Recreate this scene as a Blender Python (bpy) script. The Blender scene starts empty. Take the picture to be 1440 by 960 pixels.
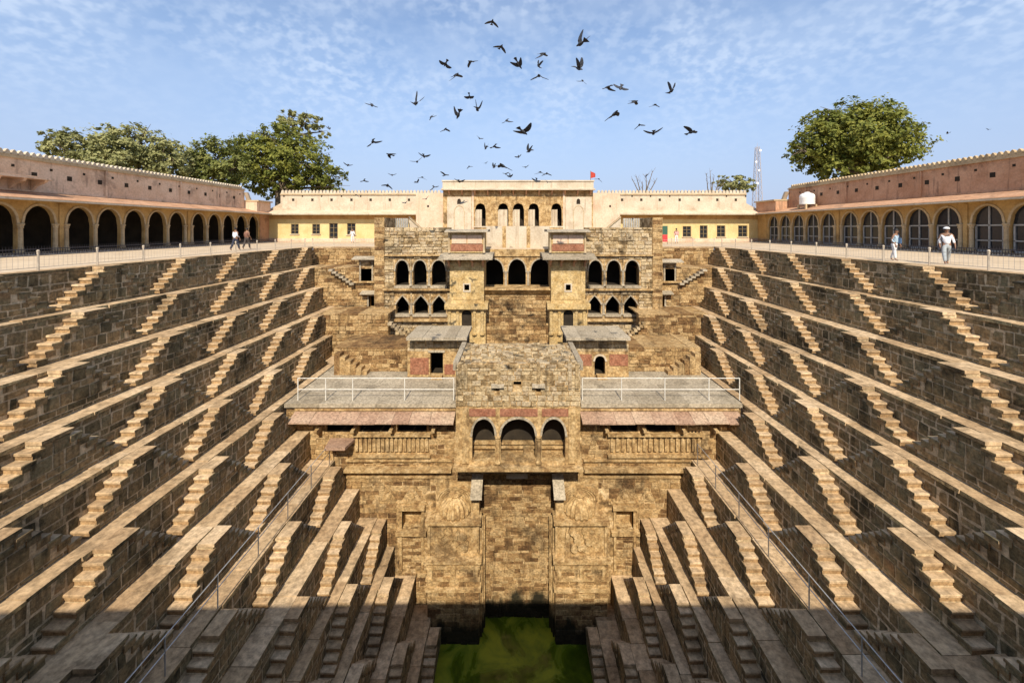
import bpy, bmesh, math, random
from mathutils import Vector, Matrix
RND = random.Random(11)
sc = bpy.context.scene
COL = sc.collection

# ------------------------------------------------------------------ camera, sky, sun, exposure
EYE = 1.57                      # eye height above the walkway (walkway = z 0)
FPX, VX, VY = 560.0, 722.0, 322.0   # focal length and vanishing point measured in the 1440 px photograph
cam_d = bpy.data.cameras.new('camera')
cam = bpy.data.objects.new('camera', cam_d); COL.objects.link(cam)
cam.location = (0, 0, EYE); cam.rotation_euler = (math.radians(90), 0, 0)
cam_d.sensor_width = 36.0; cam_d.lens = 36.0 * FPX / 1440.0
cam_d.shift_x = -(VX - 720) / 1440.0; cam_d.shift_y = -(480 - VY) / 1440.0
cam_d.clip_start = 0.1; cam_d.clip_end = 5000
sc.camera = cam

SUN_EL = math.radians(42.4)
world = bpy.data.worlds.new('World'); sc.world = world; world.use_nodes = True
wn, wl = world.node_tree.nodes, world.node_tree.links
wn.clear()
w_out = wn.new('ShaderNodeOutputWorld'); w_bg = wn.new('ShaderNodeBackground')
sky = wn.new('ShaderNodeTexSky'); sky.sky_type = 'NISHITA'; sky.sun_disc = False
sky.sun_elevation = SUN_EL; sky.sun_rotation = math.radians(180)
sky.air_density = 1.15; sky.dust_density = 0.8; sky.ozone_density = 3.0
w_bg.inputs['Strength'].default_value = 0.14
# thin altocumulus: noise on the cloud layer above (direction / height), thinning towards the hazy horizon
tc = wn.new('ShaderNodeTexCoord'); sep = wn.new('ShaderNodeSeparateXYZ')
wl.new(tc.outputs['Generated'], sep.inputs[0])
def wmath(op, a, b=None, clamp=False):
    m = wn.new('ShaderNodeMath'); m.operation = op; m.use_clamp = clamp
    for i, v in enumerate((a, b)):
        if v is None: continue
        if isinstance(v, (int, float)): m.inputs[i].default_value = v
        else: wl.new(v, m.inputs[i])
    return m.outputs[0]
zc = wmath('MAXIMUM', sep.outputs['Z'], 0.0)
den = wmath('ADD', zc, 0.48)
cmb = wn.new('ShaderNodeCombineXYZ')
for ax in 'XY': wl.new(wmath('DIVIDE', sep.outputs[ax], den), cmb.inputs[ax])
def wnoise(scale, detail, rough, lo, hi, dist=0.0):
    n = wn.new('ShaderNodeTexNoise'); n.inputs['Scale'].default_value = scale; n.inputs['Distortion'].default_value = dist
    n.inputs['Detail'].default_value = detail; n.inputs['Roughness'].default_value = rough
    wl.new(cmb.outputs[0], n.inputs['Vector'])
    r = wn.new('ShaderNodeMapRange'); r.interpolation_type = 'SMOOTHSTEP'
    r.inputs['From Min'].default_value = lo; r.inputs['From Max'].default_value = hi
    wl.new(n.outputs['Fac'], r.inputs['Value']); return r.outputs[0]
c1 = wnoise(34.0, 2.0, 0.5, 0.38, 0.68); c2 = wnoise(2.2, 3.0, 0.55, 0.30, 0.70); c3 = wnoise(5.0, 3.0, 0.6, 0.35, 0.7, 0.3)
elev = wn.new('ShaderNodeMapRange'); elev.interpolation_type = 'SMOOTHSTEP'
elev.inputs['From Min'].default_value = 0.10; elev.inputs['From Max'].default_value = 0.42
wl.new(sep.outputs['Z'], elev.inputs['Value'])
puff = wmath('MULTIPLY', wmath('ADD', wmath('MULTIPLY', c1, c2), wmath('MULTIPLY', c3, 0.45)), elev.outputs[0])
fac = wmath('MULTIPLY', puff, 0.50, True)
mixc = wn.new('ShaderNodeMix'); mixc.data_type = 'RGBA'
hz = wn.new('ShaderNodeMapRange'); hz.interpolation_type = 'SMOOTHSTEP'       # dusty air low over the horizon
for k_, v_ in (('From Min', 0.0), ('From Max', 0.45), ('To Min', 0.88), ('To Max', 0.2)): hz.inputs[k_].default_value = v_
wl.new(sep.outputs['Z'], hz.inputs['Value'])
mixh = wn.new('ShaderNodeMix'); mixh.data_type = 'RGBA'
wl.new(hz.outputs[0], mixh.inputs['Factor']); wl.new(sky.outputs[0], mixh.inputs['A']); mixh.inputs['B'].default_value = (2.35, 2.85, 4.25, 1)
wl.new(fac, mixc.inputs['Factor']); wl.new(mixh.outputs['Result'], mixc.inputs['A'])
mixc.inputs['B'].default_value = (4.3, 4.9, 5.8, 1)
wl.new(mixc.outputs['Result'], w_bg.inputs['Color']); wl.new(w_bg.outputs[0], w_out.inputs['Surface'])

sun_d = bpy.data.lights.new('sun', 'SUN'); sun_d.energy = 4.6; sun_d.angle = math.radians(0.53)
sun_d.color = (1.0, 0.90, 0.74)
sun = bpy.data.objects.new('sun', sun_d); COL.objects.link(sun); sun.location = (0, -40, 40)
sun.rotation_euler = Vector((0.0, math.cos(SUN_EL), -math.sin(SUN_EL))).to_track_quat('-Z', 'Y').to_euler()

sc.view_settings.view_transform = 'Standard'; sc.view_settings.look = 'None'
sc.view_settings.exposure = 0.45; sc.view_settings.gamma = 1.0; sc.view_settings.use_curve_mapping = False
sc.cycles.max_bounces = 5; sc.cycles.diffuse_bounces = 3; sc.cycles.glossy_bounces = 2
sc.cycles.use_denoising = True

# ------------------------------------------------------------------ helpers
WLOC = {}
def PX(px, D): return (px - VX) * D / FPX
def PZ(py, D): return EYE - (py - VY) * D / FPX
def me_from(name, verts, faces, mats=(), mi=None, smooth=False):
    me = bpy.data.meshes.new(name); me.from_pydata(verts, [], faces)
    for m in mats: me.materials.append(m)
    if mi: me.polygons.foreach_set('material_index', mi)
    if smooth: me.polygons.foreach_set('use_smooth', [True] * len(faces))
    me.update(); return me
def link(name, data, parent=None, w=(0, 0, 0), rot=None, scale=None):
    """link an object; w is its place in the world, parents are only ever translated"""
    o = bpy.data.objects.new(name, data)
    w = Vector(w); p = WLOC[parent.name] if parent else Vector((0, 0, 0))
    o.location = w - p
    if rot: o.rotation_euler = rot
    if scale: o.scale = scale
    if parent: o.parent = parent
    COL.objects.link(o); WLOC[o.name] = w
    return o
def tag(o, label=None, cat=None, group=None, kind=None):
    if label: o['label'] = label
    if cat: o['category'] = cat
    if group: o['group'] = group
    if kind: o['kind'] = kind
    return o
def thing(name, w, label, cat, group=None):
    return tag(link(name, None, None, w), label, cat, group, 'thing')
class MB:
    def __init__(s): s.v = []; s.f = []; s.mi = []
    def add(s, vs, fs, m=0):
        b = len(s.v); s.v += [tuple(v) for v in vs]
        s.f += [tuple(i + b for i in f) for f in fs]; s.mi += [m] * len(fs); return s
    def slab(s, x0, x1, y0, y1, z0, z1):
        """box whose two x faces take the second material (weathered edges)"""
        s.box(x0, x1, y0, y1, z0, z1); s.mi[-3] = 1; s.mi[-1] = 1; return s
    def box(s, x0, x1, y0, y1, z0, z1, m=0):
        return s.add([(x0, y0, z0), (x1, y0, z0), (x1, y1, z0), (x0, y1, z0), (x0, y0, z1), (x1, y0, z1), (x1, y1, z1), (x0, y1, z1)],
                     [(0, 3, 2, 1), (4, 5, 6, 7), (0, 1, 5, 4), (1, 2, 6, 5), (2, 3, 7, 6), (3, 0, 4, 7)], m)
    def prism(s, poly, a, b, axis='x', m=0):
        """poly in the two other axes, extruded from a to b"""
        n = len(poly)
        def P(q, t):
            return {'x': (t, q[0], q[1]), 'y': (q[0], t, q[1]), 'z': (q[0], q[1], t)}[axis]
        vs = [P(q, a) for q in poly] + [P(q, b) for q in poly]
        fs = [tuple(range(n)), tuple(reversed(range(n, 2 * n)))] + [(i, i + n, (i + 1) % n + n, (i + 1) % n) for i in range(n)]
        return s.add(vs, fs, m)
    def lathe(s, c, prof, n=10, a0=0.0, a1=2 * math.pi, m=0, sx=1, sy=1):
        closed = abs(a1 - a0 - 2 * math.pi) < 1e-6
        k = n if closed else n + 1; vs = []
        for r, z in prof:
            for i in range(k):
                a = a0 + (a1 - a0) * i / n
                vs.append((c[0] + sx * r * math.cos(a), c[1] + sy * r * math.sin(a), c[2] + z))
        fs = []
        for j in range(len(prof) - 1):
            for i in range(n):
                i2 = (i + 1) % k
                fs.append((j * k + i, j * k + i2, (j + 1) * k + i2, (j + 1) * k + i))
        fs.append(tuple(range((len(prof) - 1) * k, len(prof) * k)))
        return s.add(vs, fs, m)
    def tube(s, p, q, r0, r1=None, n=6, m=0):
        p, q = Vector(p), Vector(q); r1 = r0 if r1 is None else r1
        d = (q - p); 
        if d.length < 1e-6: return s
        d.normalize(); u = d.orthogonal().normalized(); w = d.cross(u); vs = []
        for c, r in ((p, r0), (q, r1)):
            for i in range(n):
                a = 2 * math.pi * i / n; vs.append(c + u * (r * math.cos(a)) + w * (r * math.sin(a)))
        fs = [(i, (i + 1) % n, (i + 1) % n + n, i + n) for i in range(n)] + [tuple(reversed(range(n))), tuple(range(n, 2 * n))]
        return s.add(vs, fs, m)
    def obj(s, name, mat, parent=None, smooth=False, fix=True):
        mats = mat if isinstance(mat, (list, tuple)) else [mat]
        me = me_from(name, s.v, s.f, mats, s.mi if len(mats) > 1 else None, smooth)
        if fix:
            bm = bmesh.new(); bm.from_mesh(me); bmesh.ops.recalc_face_normals(bm, faces=bm.faces); bm.to_mesh(me); bm.free()
        return link(name, me, parent)
def panel(outer, holes, w0, w1, fmap):
    """flat wall with openings: 2-D outline and holes, given thickness w0..w1, mapped by fmap(u, v, w)"""
    bm = bmesh.new(); eds = []; loops = []
    for lp in [outer] + holes:
        vs = [bm.verts.new((u, v, 0)) for u, v in lp]; loops.append(vs)
        for i in range(len(vs)): eds.append(bm.edges.new((vs[i], vs[(i + 1) % len(vs)])))
    bmesh.ops.triangle_fill(bm, edges=eds, use_beauty=True, use_dissolve=False)
    bm.verts.index_update()
    v2 = [(v.co.x, v.co.y) for v in bm.verts]; n = len(v2)
    tri = [tuple(v.index for v in f.verts) for f in bm.faces]
    lidx = [[v.index for v in lp] for lp in loops]; bm.free()
    vs = [fmap(u, v, w0) for u, v in v2] + [fmap(u, v, w1) for u, v in v2]
    fs = tri + [tuple(i + n for i in reversed(t)) for t in tri]
    for lp in lidx:
        for i in range(len(lp)):
            a, b = lp[i], lp[(i + 1) % len(lp)]; fs.append((a, b, b + n, a + n))
    return vs, fs
def arch(cx, hw, zb, zs, zt, kind='point', n=14):
    """opening outline, from the left foot over the top to the right foot"""
    pts = [(cx - hw, zb)]
    for i in range(n + 1):
        t = -1 + 2 * i / n
        if kind == 'round': h = math.sqrt(max(0, 1 - t * t))
        elif kind == 'keel': h = 0.62 * math.sqrt(max(0, 1 - abs(t) ** 2.2)) + 0.38 * (1 - abs(t)) 
        elif kind == 'gable': h = 0.25 * math.sqrt(max(0, 1 - t * t)) + 0.75 * (1 - abs(t))
        else: h = 0.92 * math.sqrt(max(0, 1 - abs(t) ** 2.5)) + 0.08 * (1 - abs(t))
        pts.append((cx + hw * t, zs + (zt - zs) * h))
    pts.append((cx + hw, zb)); return pts
def rect(a, b, c, d): return [(a, c), (b, c), (b, d), (a, d)]

# ------------------------------------------------------------------ materials
def ramp(nt, cols):
    r = nt.nodes.new('ShaderNodeValToRGB'); e = r.color_ramp.elements
    while len(e) < len(cols): e.new(0.5)
    for i, c in enumerate(cols):
        e[i].position = i / (len(cols) - 1) if len(c) == 3 else c[3]; e[i].color = (*c[:3], 1)
    return r
def noise(nt, vec, scale, detail=4, rough=0.55, dist=0.0):
    n = nt.nodes.new('ShaderNodeTexNoise'); n.inputs['Scale'].default_value = scale; n.inputs['Detail'].default_value = detail
    n.inputs['Roughness'].default_value = rough; n.inputs['Distortion'].default_value = dist
    nt.links.new(vec, n.inputs['Vector']); return n
def mixrgb(nt, fac, a, b, mode='MIX'):
    m = nt.nodes.new('ShaderNodeMix'); m.data_type = 'RGBA'; m.blend_type = mode
    for sock, val in (('Factor', fac), ('A', a), ('B', b)):
        if isinstance(val, (int, float)): m.inputs[sock].default_value = val
        elif isinstance(val, tuple): m.inputs[sock].default_value = (*val, 1)
        else: nt.links.new(val, m.inputs[sock])
    return m.outputs['Result']
def mathn(nt, op, a, b=None, clamp=False):
    m = nt.nodes.new('ShaderNodeMath'); m.operation = op; m.use_clamp = clamp
    for i, v in enumerate((a, b)):
        if v is None: continue
        if isinstance(v, (int, float)): m.inputs[i].default_value = v
        else: nt.links.new(v, m.inputs[i])
    return m.outputs[0]
def maprange(nt, v, a, b, c=0.0, d=1.0):
    m = nt.nodes.new('ShaderNodeMapRange'); m.interpolation_type = 'SMOOTHSTEP'
    for k, x in (('From Min', a), ('From Max', b), ('To Min', c), ('To Max', d)): m.inputs[k].default_value = x
    nt.links.new(v, m.inputs['Value']); return m.outputs[0]
def stone(name, cols, stain=(0.03, 0.028, 0.02), stain_amt=0.5, scale=1.6, bump=0.5, rough=0.9, streak=0.0, damp_shade=False, island=True, fine=9.0, bdist=0.03):
    """weathered masonry: tint per block, blotches, streaks, grain"""
    m = bpy.data.materials.new(name); m.use_nodes = True; nt = m.node_tree; N, L = nt.nodes, nt.links
    bs = N['Principled BSDF']; bs.inputs['Roughness'].default_value = rough; bs.inputs['Specular IOR Level'].default_value = 0.2
    g = N.new('ShaderNodeNewGeometry'); pos = g.outputs['Position']
    oi = N.new('ShaderNodeObjectInfo')
    n1 = noise(nt, pos, scale, 5, 0.6)
    if island:
        r = mathn(nt, 'FRACT', mathn(nt, 'ADD', g.outputs['Random Per Island'], oi.outputs['Random']))
        f = mathn(nt, 'ADD', mathn(nt, 'MULTIPLY', r, 0.72), mathn(nt, 'MULTIPLY', mathn(nt, 'SUBTRACT', n1.outputs['Fac'], 0.36), 1.1), True)
    else:
        f = maprange(nt, n1.outputs['Fac'], 0.28, 0.72)
    cr = ramp(nt, cols); L.new(f, cr.inputs[0]); col = cr.outputs[0]
    n2 = noise(nt, pos, 0.55, 6, 0.68, 0.4)
    sf = mathn(nt, 'MULTIPLY', maprange(nt, n2.outputs['Fac'], 0.50, 0.68), stain_amt)
    col = mixrgb(nt, sf, col, stain)
    if streak > 0:
        mp = N.new('ShaderNodeMapping'); mp.inputs['Scale'].default_value = (3.2, 3.2, 0.35); L.new(pos, mp.inputs['Vector'])
        n4 = noise(nt, mp.outputs[0], 1.0, 4, 0.6)
        col = mixrgb(nt, mathn(nt, 'MULTIPLY', maprange(nt, n4.outputs['Fac'], 0.54, 0.70), streak), col, stain)
    n3 = noise(nt, pos, fine, 6, 0.7)
    gv = maprange(nt, n3.outputs['Fac'], 0.27, 0.73, *((0.55, 1.38) if bump > 0.32 else (0.84, 1.12)))
    vm = N.new('ShaderNodeVectorMath'); vm.operation = 'SCALE'; L.new(col, vm.inputs[0]); L.new(gv, vm.inputs['Scale']); col = vm.outputs[0]
    if damp_shade:   # tide mark of algae and silt above the pool, painting in shadows from the rim
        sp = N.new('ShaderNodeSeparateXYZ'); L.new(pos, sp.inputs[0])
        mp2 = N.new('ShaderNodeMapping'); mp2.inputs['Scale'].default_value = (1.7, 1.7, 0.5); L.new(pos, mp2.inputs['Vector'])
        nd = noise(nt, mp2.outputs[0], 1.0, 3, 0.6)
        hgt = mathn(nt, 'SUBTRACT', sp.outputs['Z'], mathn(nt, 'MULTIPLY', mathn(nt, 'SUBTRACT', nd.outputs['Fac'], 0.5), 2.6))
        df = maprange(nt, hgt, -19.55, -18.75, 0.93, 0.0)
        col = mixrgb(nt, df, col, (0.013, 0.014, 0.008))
    L.new(col, bs.inputs['Base Color'])
    b = N.new('ShaderNodeBump'); b.inputs['Strength'].default_value = bump; b.inputs['Distance'].default_value = bdist
    hsum = mathn(nt, 'ADD', n3.outputs['Fac'], mathn(nt, 'MULTIPLY', n1.outputs['Fac'], 1.4))
    L.new(hsum, b.inputs['Height']); L.new(b.outputs[0], bs.inputs['Normal'])
    return m
def plain(name, col, rough=0.6, metal=0.0, var=0.12, scale=6.0, bump=0.0):
    m = bpy.data.materials.new(name); m.use_nodes = True; nt = m.node_tree
    bs = nt.nodes['Principled BSDF']; bs.inputs['Roughness'].default_value = rough; bs.inputs['Metallic'].default_value = metal
    bs.inputs['Specular IOR Level'].default_value = 0.3
    g = nt.nodes.new('ShaderNodeNewGeometry'); n = noise(nt, g.outputs['Position'], scale, 4, 0.6)
    r = ramp(nt, [tuple(c * (1 - var * 1.6) for c in col), tuple(min(1, c * (1 + var)) for c in col)])
    nt.links.new(maprange(nt, n.outputs['Fac'], 0.3, 0.7), r.inputs[0]); nt.links.new(r.outputs[0], bs.inputs['Base Color'])
    if bump:
        b = nt.nodes.new('ShaderNodeBump'); b.inputs['Strength'].default_value = bump; b.inputs['Distance'].default_value = 0.02
        nt.links.new(n.outputs['Fac'], b.inputs['Height']); nt.links.new(b.outputs[0], bs.inputs['Normal'])
    return m
M = {}
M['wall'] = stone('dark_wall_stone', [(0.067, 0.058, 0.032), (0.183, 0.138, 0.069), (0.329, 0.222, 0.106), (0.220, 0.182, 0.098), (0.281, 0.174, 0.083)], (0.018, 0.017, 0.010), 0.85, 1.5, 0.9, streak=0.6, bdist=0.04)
M['mortar'] = stone('wall_mortar', [(0.36, 0.27, 0.155), (0.62, 0.48, 0.30)], (0.06, 0.05, 0.032), 0.65, 1.2, 0.6, island=False)
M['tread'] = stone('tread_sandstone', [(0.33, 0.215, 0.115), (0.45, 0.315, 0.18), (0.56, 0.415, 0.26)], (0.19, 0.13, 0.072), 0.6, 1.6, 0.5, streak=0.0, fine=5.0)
M['fac'] = stone('facade_sandstone', [(0.095, 0.049, 0.021), (0.236, 0.133, 0.055), (0.396, 0.253, 0.111), (0.529, 0.367, 0.183), (0.283, 0.165, 0.069)], (0.075, 0.047, 0.024), 0.8, 1.8, 1.0, streak=0.5, damp_shade=True, bdist=0.11)
M['facjoint'] = stone('facade_mortar', [(0.10, 0.060, 0.027), (0.36, 0.23, 0.10), (0.62, 0.46, 0.26)], (0.07, 0.043, 0.022), 0.7, 2.6, 0.6, island=False, damp_shade=True)
M['trim'] = stone('carved_sandstone', [(0.245, 0.143, 0.060), (0.404, 0.268, 0.121), (0.546, 0.388, 0.202)], (0.10, 0.062, 0.03), 0.75, 2.8, 0.9, island=False, damp_shade=True, streak=0.5)
M['riser'] = stone('riser_sandstone', [(0.27, 0.165, 0.078), (0.39, 0.255, 0.13)], (0.15, 0.10, 0.055), 0.55, 1.8, 0.5, island=False)
M['ochre'] = stone('ochre_plaster', [(0.385, 0.248, 0.095), (0.485, 0.348, 0.160), (0.535, 0.397, 0.207)], (0.20, 0.125, 0.05), 0.5, 2.0, 0.5, island=False, streak=0.25)
M['greytrim'] = stone('grey_slab_stone', [(0.27, 0.222, 0.155), (0.42, 0.355, 0.26)], (0.13, 0.105, 0.07), 0.65, 1.2, 0.5)
M['rubble'] = stone('rubble_block', [(0.117, 0.074, 0.033), (0.312, 0.218, 0.111), (0.508, 0.388, 0.225), (0.459, 0.365, 0.240), (0.245, 0.156, 0.072)], (0.055, 0.04, 0.023), 0.8, 2.6, 1.0, streak=0.6, bdist=0.07)
M['pinkslab'] = stone('pink_sandstone_slab', [(0.255, 0.152, 0.101), (0.357, 0.235, 0.161), (0.442, 0.331, 0.230)], (0.22, 0.14, 0.095), 0.5, 1.4, 0.4)
M['red'] = stone('red_painted_plaster', [(0.230, 0.090, 0.050), (0.323, 0.152, 0.090)], (0.16, 0.08, 0.045), 0.7, 2.4, 0.4, island=False)
M['cream'] = stone('cream_limewash', [(0.475, 0.390, 0.283), (0.559, 0.481, 0.367)], (0.32, 0.235, 0.15), 0.55, 0.9, 0.25, island=False, streak=0.5)
M['pinkwash'] = stone('pink_limewash', [(0.56, 0.38, 0.26), (0.66, 0.50, 0.37)], (0.40, 0.26, 0.17), 0.4, 0.8, 0.2, island=False, streak=0.35)
M['yellow'] = stone('yellow_limewash', [(0.521, 0.396, 0.171), (0.614, 0.497, 0.257)], (0.46, 0.31, 0.14), 0.4, 0.8, 0.2, island=False, streak=0.2)
M['arcpink'] = stone('arcade_pink_plaster', [(0.58, 0.40, 0.265), (0.70, 0.52, 0.37)], (0.17, 0.115, 0.085), 0.6, 0.8, 0.3, island=False, streak=0.5)
M['arcred'] = stone('arcade_red_plaster', [(0.42, 0.225, 0.125), (0.54, 0.325, 0.20)], (0.13, 0.08, 0.055), 0.6, 0.8, 0.3, island=False, streak=0.55)
M['arcyel'] = stone('arcade_ochre_plaster', [(0.38, 0.225, 0.08), (0.50, 0.33, 0.135)], (0.16, 0.09, 0.04), 0.6, 1.0, 0.3, island=False, streak=0.3)
M['arcstone'] = stone('arcade_column_stone', [(0.40, 0.29, 0.165), (0.50, 0.385, 0.235)], (0.2, 0.14, 0.08), 0.5, 2.0, 0.3, island=False)
M['paving'] = stone('walkway_paving', [(0.48, 0.365, 0.24), (0.58, 0.46, 0.32)], (0.36, 0.265, 0.17), 0.5, 0.8, 0.2, island=False)
M['dirt'] = stone('dry_ground', [(0.30, 0.22, 0.13), (0.40, 0.31, 0.19)], (0.18, 0.15, 0.08), 0.5, 0.2, 0.3, island=False)
M['dark'] = stone('soot_and_shade', [(0.022, 0.017, 0.012), (0.045, 0.034, 0.022)], (0.015, 0.012, 0.01), 0.4, 1.0, 0.2, island=False)  # soot-black rooms; also paints shade onto the loggia wall and flat openings
M['metal'] = plain('galvanised_steel', (0.55, 0.55, 0.53), 0.45, 0.6)
M['whitepost'] = plain('pale_painted_steel', (0.66, 0.63, 0.56), 0.5, 0.0)
M['greypost'] = plain('fence_post_stone', (0.50, 0.42, 0.32), 0.8)
M['iron'] = plain('black_iron', (0.045, 0.042, 0.05), 0.6)
M['wood'] = plain('old_window_wood', (0.17, 0.125, 0.065), 0.8)
M['glass'] = plain('dim_glass', (0.022, 0.024, 0.028), 0.15)
M['bark'] = plain('bark', (0.15, 0.115, 0.08), 0.9, 0, 0.3, 3.0, 0.5)
M['tank'] = plain('white_plastic', (0.80, 0.80, 0.78), 0.5, 0, 0.04)
M['flag'] = plain('red_cloth', (0.45, 0.06, 0.04), 0.9)
M['bird'] = plain('pigeon_feathers', (0.045, 0.047, 0.055), 0.7, 0, 0.4, 20.0)
M['tower'] = plain('tower_steel', (0.40, 0.36, 0.36), 0.6)
def leafmat(name, a, b):
    m = bpy.data.materials.new(name); m.use_nodes = True; nt = m.node_tree; N, L = nt.nodes, nt.links
    bs = N['Principled BSDF']; bs.inputs['Roughness'].default_value = 0.6; bs.inputs['Specular IOR Level'].default_value = 0.25
    g = N.new('ShaderNodeNewGeometry'); n = noise(nt, g.outputs['Position'], 0.6, 3)
    f = mathn(nt, 'ADD', mathn(nt, 'MULTIPLY', g.outputs['Random Per Island'], 0.55), mathn(nt, 'MULTIPLY', maprange(nt, n.outputs['Fac'], 0.35, 0.65), 0.45))
    r = ramp(nt, [a, b]); L.new(f, r.inputs[0]); L.new(r.outputs[0], bs.inputs['Base Color'])
    tr = N.new('ShaderNodeBsdfTranslucent'); L.new(r.outputs[0], tr.inputs['Color'])
    mx_ = N.new('ShaderNodeMixShader'); mx_.inputs[0].default_value = 0.28
    L.new(bs.outputs[0], mx_.inputs[1]); L.new(tr.outputs[0], mx_.inputs[2]); L.new(mx_.outputs[0], N['Material Output'].inputs['Surface'])
    return m
M['leaf_a'] = leafmat('leaf_olive', (0.10, 0.125, 0.026), (0.27, 0.27, 0.075))
M['leaf_b'] = leafmat('leaf_deep', (0.085, 0.115, 0.020), (0.29, 0.28, 0.05))
M['leaf_c'] = leafmat('leaf_dusty', (0.17, 0.185, 0.065), (0.40, 0.38, 0.16))
def water_mat():
    m = bpy.data.materials.new('algae_water'); m.use_nodes = True; nt = m.node_tree; N, L = nt.nodes, nt.links
    bs = N['Principled BSDF']; bs.inputs['Roughness'].default_value = 0.25
    g = N.new('ShaderNodeNewGeometry'); n = noise(nt, g.outputs['Position'], 0.55, 4, 0.6, 0.8); n2 = noise(nt, g.outputs['Position'], 3.2, 5, 0.65)
    f = mathn(nt, 'ADD', mathn(nt, 'MULTIPLY', maprange(nt, n.outputs['Fac'], 0.35, 0.65), 0.7), mathn(nt, 'MULTIPLY', n2.outputs['Fac'], 0.35))
    r = ramp(nt, [(0.012, 0.026, 0.003), (0.10, 0.14, 0.007), (0.30, 0.31, 0.014)]); L.new(f, r.inputs[0]); L.new(r.outputs[0], bs.inputs['Base Color'])
    L.new(maprange(nt, n.outputs['Fac'], 0.40, 0.58, 0.05, 0.55), bs.inputs['Roughness'])
    b = N.new('ShaderNodeBump'); b.inputs['Strength'].default_value = 0.18; b.inputs['Distance'].default_value = 0.02
    L.new(n2.outputs['Fac'], b.inputs['Height']); L.new(b.outputs[0], bs.inputs['Normal']); return m
M['water'] = water_mat()

# ------------------------------------------------------------------ masonry pieces (shared unit meshes)
def unit_stone(seed, mats, cham=0.06, rag=0.095):
    """irregular block: footprint 1 x 1 in x/z (-.5..+.5), face towards -y at y=-1, back at 0"""
    r = random.Random(seed); j = lambda: r.uniform(-rag, rag)
    back = [(-0.5, 0, -0.5), (0.5, 0, -0.5), (0.5, 0, 0.5), (-0.5, 0, 0.5)]
    mid = [(x * 0.98 + j() * 0.5, -0.55, z * 0.98 + j() * 0.5) for x, _, z in back]
    fr = [(x * (1 - 2 * cham) + j(), -1 + r.uniform(0, 0.25), z * (1 - 2 * cham) + j()) for x, _, z in back]
    vs = back + mid + fr; fs = [(8, 9, 10, 11)]
    for a in (0, 4):
        for i in range(4): k = (i + 1) % 4; fs.append((a + i, a + k, a + k + 4, a + i + 4))
    return vs, fs
UNIT = [unit_stone(s, None) for s in range(10)]
UNIT_ASH = [unit_stone(s + 50, None, 0.035, 0.018) for s in range(6)]
_um = {}
def unit_mesh(kind, i, mat):
    key = (kind, i, mat.name)
    if key not in _um:
        vs, fs = (UNIT if kind == 'r' else UNIT_ASH)[i]
        _um[key] = me_from('stone_block', vs, fs, [mat])
    return _um[key]
def place_stone(lst, kind, x, y, z, sx, sy, sz, rz):
    lst.append((kind, RND.randrange(10 if kind == 'r' else 6), x, y, z, sx, sy, sz, rz, RND.uniform(-.07, .07) if kind == 'r' else RND.uniform(-.012, .012)))
def emit_stones(lst, parent, mat, cap=300, minpx=10.0, stuff_parent=None, stuff_name='small_stonework'):
    """largest-in-view blocks become objects, the others one joined mesh"""
    def size(s):
        d = max(1.0, s[3]); return max(s[5], s[7]) * FPX / d
    lst.sort(key=size, reverse=True)
    big = [s for s in lst if size(s) >= minpx][:cap]; rest = lst[len(big):]
    for k, i, x, y, z, sx, sy, sz, rz, tl in big:
        link('stone_block', unit_mesh(k, i, mat), parent, (x, y, z), (0, tl, rz), (sx, sy, sz))
    if rest:
        mb = MB()
        for k, i, x, y, z, sx, sy, sz, rz, tl in rest:
            vs, fs = (UNIT if k == 'r' else UNIT_ASH)[i]; c, s_ = math.cos(rz), math.sin(rz); ct, st_ = math.cos(tl), math.sin(tl)
            q3 = [(a * sx * ct + d * sz * st_, b * sy, d * sz * ct - a * sx * st_) for a, b, d in vs]
            mb.add([(x + c * a - s_ * b, y + s_ * a + c * b, z + d) for a, b, d in q3], fs)
        o = mb.obj(stuff_name, mat, stuff_parent or parent, fix=False); o['kind'] = 'stuff'
def cut(iv, holes):
    out = [iv]
    for a, b in holes:
        nx = []
        for p, q in out:
            if b <= p or a >= q: nx.append((p, q)); continue
            if a > p: nx.append((p, a))
            if b < q: nx.append((b, q))
        out = nx
    return out
def split_len(a, b, lo, hi):
    out = []; x = a
    while b - x > hi:
        w = RND.uniform(lo, hi)
        if b - x - w < lo * 0.6: w = (b - x) / 2
        out.append((x, x + w)); x += w
    if b - x > 0.05: out.append((x, b))
    return out
def facing(lst, x0, x1, z0, z1, y, ch=(0.22, 0.34), bw=(0.40, 0.85), holes=(), kind='a', proud=(0.02, 0.06), gap=0.03):
    """courses of blocks on a wall face looking towards -y; holes are (x0,x1,z0,z1)"""
    for za, zb in split_len(z0, z1, *ch):
        hs = [(h[0], h[1]) for h in holes if h[2] < zb - 0.03 and h[3] > za + 0.03]
        for a, b in cut((x0, x1), hs):
            for p, q in split_len(a, b, *bw):
                place_stone(lst, kind, (p + q) / 2, y + 0.01, (za + zb) / 2, q - p - gap, RND.uniform(*proud), zb - za - gap, 0)

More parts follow.
